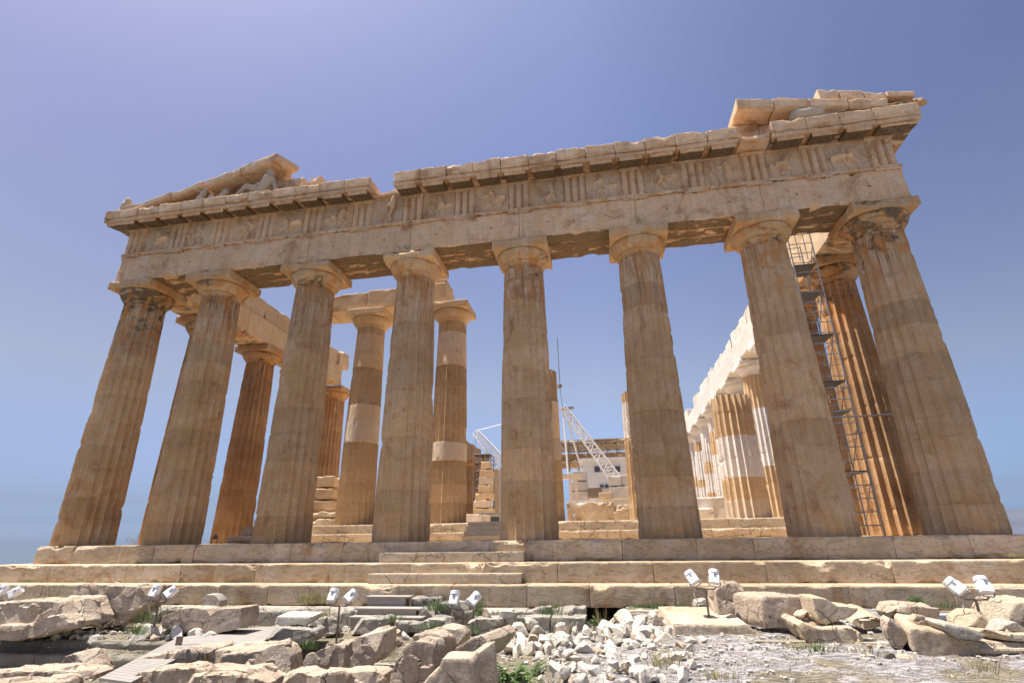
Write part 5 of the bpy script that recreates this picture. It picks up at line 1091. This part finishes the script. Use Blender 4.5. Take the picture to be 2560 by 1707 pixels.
for (u, v, y, h, n, mt_, lb) in ((935, 572, .1, .22, 40, 'leaf', 'green weed sprouting from the joint above the fourth capital'), (1470, 507, .05, .26, 50, 'dryleaf', 'dry weed sprouting from the joint above the sixth capital'),
    (105, 1288, -.72, .08, 40, 'dryleaf', 'dry moss tuft at the left end of the top step'), (190, 1287, -.72, .06, 26, 'leaf', 'small moss tuft in the second joint of the top step'),
    (190, 1333, -1.42, .10, 60, 'dryleaf', 'dry grass in a hollow of the middle step at left'), (60, 1335, -1.42, .09, 70, 'leaf', 'low weeds along the left end of the lowest step top'),
    (110, 1402, -2.1, .85, 26, 'leaf', 'tall thin green weed beside the far left floodlights'), (90, 1402, -2.1, .4, 18, 'leaf', 'short green weed left of the tall thin one'), (1225, 1333, -1.41, .1, 12, 'leaf', 'tiny grass blades on the lowest step near the access step'),
    (155, 1412, -2.3, .30, 70, 'leaf', 'green grass clump between the two large left blocks'), (165, 1440, -3.2, .3, 50, 'leaf', 'grass clump at the foot of the large upright block'),
    (335, 1425, -3.4, .30, 70, 'leaf', 'green weeds behind the first floodlight post'), (310, 1455, -4.4, .26, 90, 'leaf', 'bushy weed among the white rubble at left'), (470, 1393, -2.0, .22, 110, 'dryleaf', 'yellowish grass left of the small carved fragment'), (520, 1395, -2.0, .2, 50, 'leaf', 'bright grass right of the small carved fragment'),
    (705, 1384, -1.9, .34, 130, 'dryleaf', 'dry reddish weeds against the lowest step left of the wooden steps'), (740, 1384, -1.9, .30, 90, 'dryleaf', 'second dry weed patch against the step near the floodlights'),
    (560, 1440, -3.1, .16, 80, 'leaf', 'grass under the right end of the notched block'), (700, 1488, -5., .18, 110, 'leaf', 'grass at the foot of the rounded grey boulder'), (750, 1415, -3.2, .2, 80, 'dryleaf', 'dry grass left of the wooden treads'),
    (900, 1425, -3.2, .2, 70, 'leaf', 'moss tuft under the lowest wooden tread'), (1000, 1400, -2.6, .28, 110, 'leaf', 'weeds between the wooden treads and the central floodlights'), (1100, 1412, -2.7, .42, 80, 'leaf', 'bright green grass right of the central floodlights'),
    (985, 1445, -3.6, .2, 80, 'leaf', 'grass below the stone behind the central post'), (1075, 1455, -4., .22, 60, 'leaf', 'grass at the base of the central floodlight post'), (1145, 1462, -4.3, .2, 50, 'leaf', 'green sprigs at the left edge of the white rubble heap'),
    (1267, 1410, -2.2, .35, 60, 'leaf', 'tall grass between the two upper foundation blocks at centre'), (1297, 1500, -5.0, .62, 60, 'leaf', 'tall green weed rising from the white rubble heap'), (1215, 1440, -3., .3, 14, 'leaf', 'single thin weed left of the rubble heap'),
    (1380, 1440, -2.6, .45, 26, 'dryleaf', 'dry seed heads in the dark gap under the step'), (1465, 1394, -1.9, .10, 50, 'leaf', 'green tuft under the step right of the dark gap'), (1508, 1396, -1.9, .16, 60, 'leaf', 'darker tuft under the step right of the first one'), (1568, 1393, -1.9, .12, 40, 'leaf', 'tuft under the step left of the third floodlights'),
    (1425, 1470, -4., .3, 70, 'dryleaf', 'dry grass on the rock edge below the conduits'), (1522, 1545, -7.2, .32, 90, 'dryleaf', 'dry silvery weed among the stones at bottom right of centre'), (1755, 1492, -5.6, .18, 70, 'dryleaf', 'dry grass at the right end of the long pale block'),
    (1845, 1495, -5.8, .2, 60, 'dryleaf', 'dry grass left of the tilted block'), (1880, 1505, -6.1, .2, 90, 'leaf', 'green and dry grass under the tilted block'), (1985, 1508, -6.1, .2, 50, 'dryleaf', 'yellow flowering weed under the right end of the tilted block'), (2045, 1400, -2., .18, 40, 'leaf', 'small weed left of the green shrub'),
    (2170, 1394, -1.9, .16, 40, 'leaf', 'bright weed in the joint right of the green shrub'), (2335, 1277, -.72, .10, 90, 'dryleaf', 'dark moss at the right end of the middle step'), (1650, 1560, -7.9, .14, 60, 'dryleaf', 'dry grass on the bare rock at the bottom'), (2240, 1550, -7.0, .26, 30, 'dryleaf', 'dry stalks in front of the big cornice block')):
    tuft(u, v, h, n, mt_, lb, 600+k, y, .35 if h > .35 else .7); k += 1
# sparse dry grass over the rock
r = random.Random(77); mb = MB()
for i in range(90):
    u, v = r.uniform(1560, 2340), r.uniform(1478, 1566); b = hit(u, v); c = r.randint(5, 13)
    for j in range(c):
        p = Vector((b[0]+r.gauss(0, .05), b[1]+r.gauss(0, .05), b[2]-.01)); hh = r.uniform(.03, .09); t = Vector((r.gauss(0, .4)*hh, r.gauss(0, .4)*hh, hh)); s = Vector((.004, 0, 0)); mb.add([p-s, p+s, p+t], [(0, 1, 2)])
tag(mb.obj('dry_grass', 'dryleaf', smooth=False), 'sparse short dry grass in the cracks of the bare rock', 'grass', kind='stuff')
# bare tree beyond the left corner
base = aty(290, 1262, 14); e = empty('small_tree', (base[0], 14, base[2]-1.2), 'small sparse bare tree top seen between the two leftmost columns', 'tree')
r = random.Random(8); mb = MB(); lv = MB()
def grow(p, d, L, rr, dep):
    q = p+d*L; mb.add(*tube([p, (p+q)/2+Vector((r.gauss(0, .03), 0, r.gauss(0, .03))), q], rr, 5, rr*.6))
    if dep == 0:
        for _ in range(7): V, F = leafquad(q+Vector((r.gauss(0, .06), r.gauss(0, .06), r.gauss(0, .06))), (r.gauss(0, 1), r.gauss(0, 1), r.gauss(0, 1)), .05, .012); lv.add(V, F)
        return
    for _ in range(3): grow(q, (d+Vector((r.gauss(0, .55), r.gauss(0, .55), r.gauss(0, .25)))).normalized(), L*.72, rr*.6, dep-1)
grow(Vector((base[0], 14, base[2]-1.2)), Vector((0, 0, 1)), .8, .03, 4)
mb.obj('trunk', 'rust', e); lv.obj('crown', 'leaf', e, smooth=False)
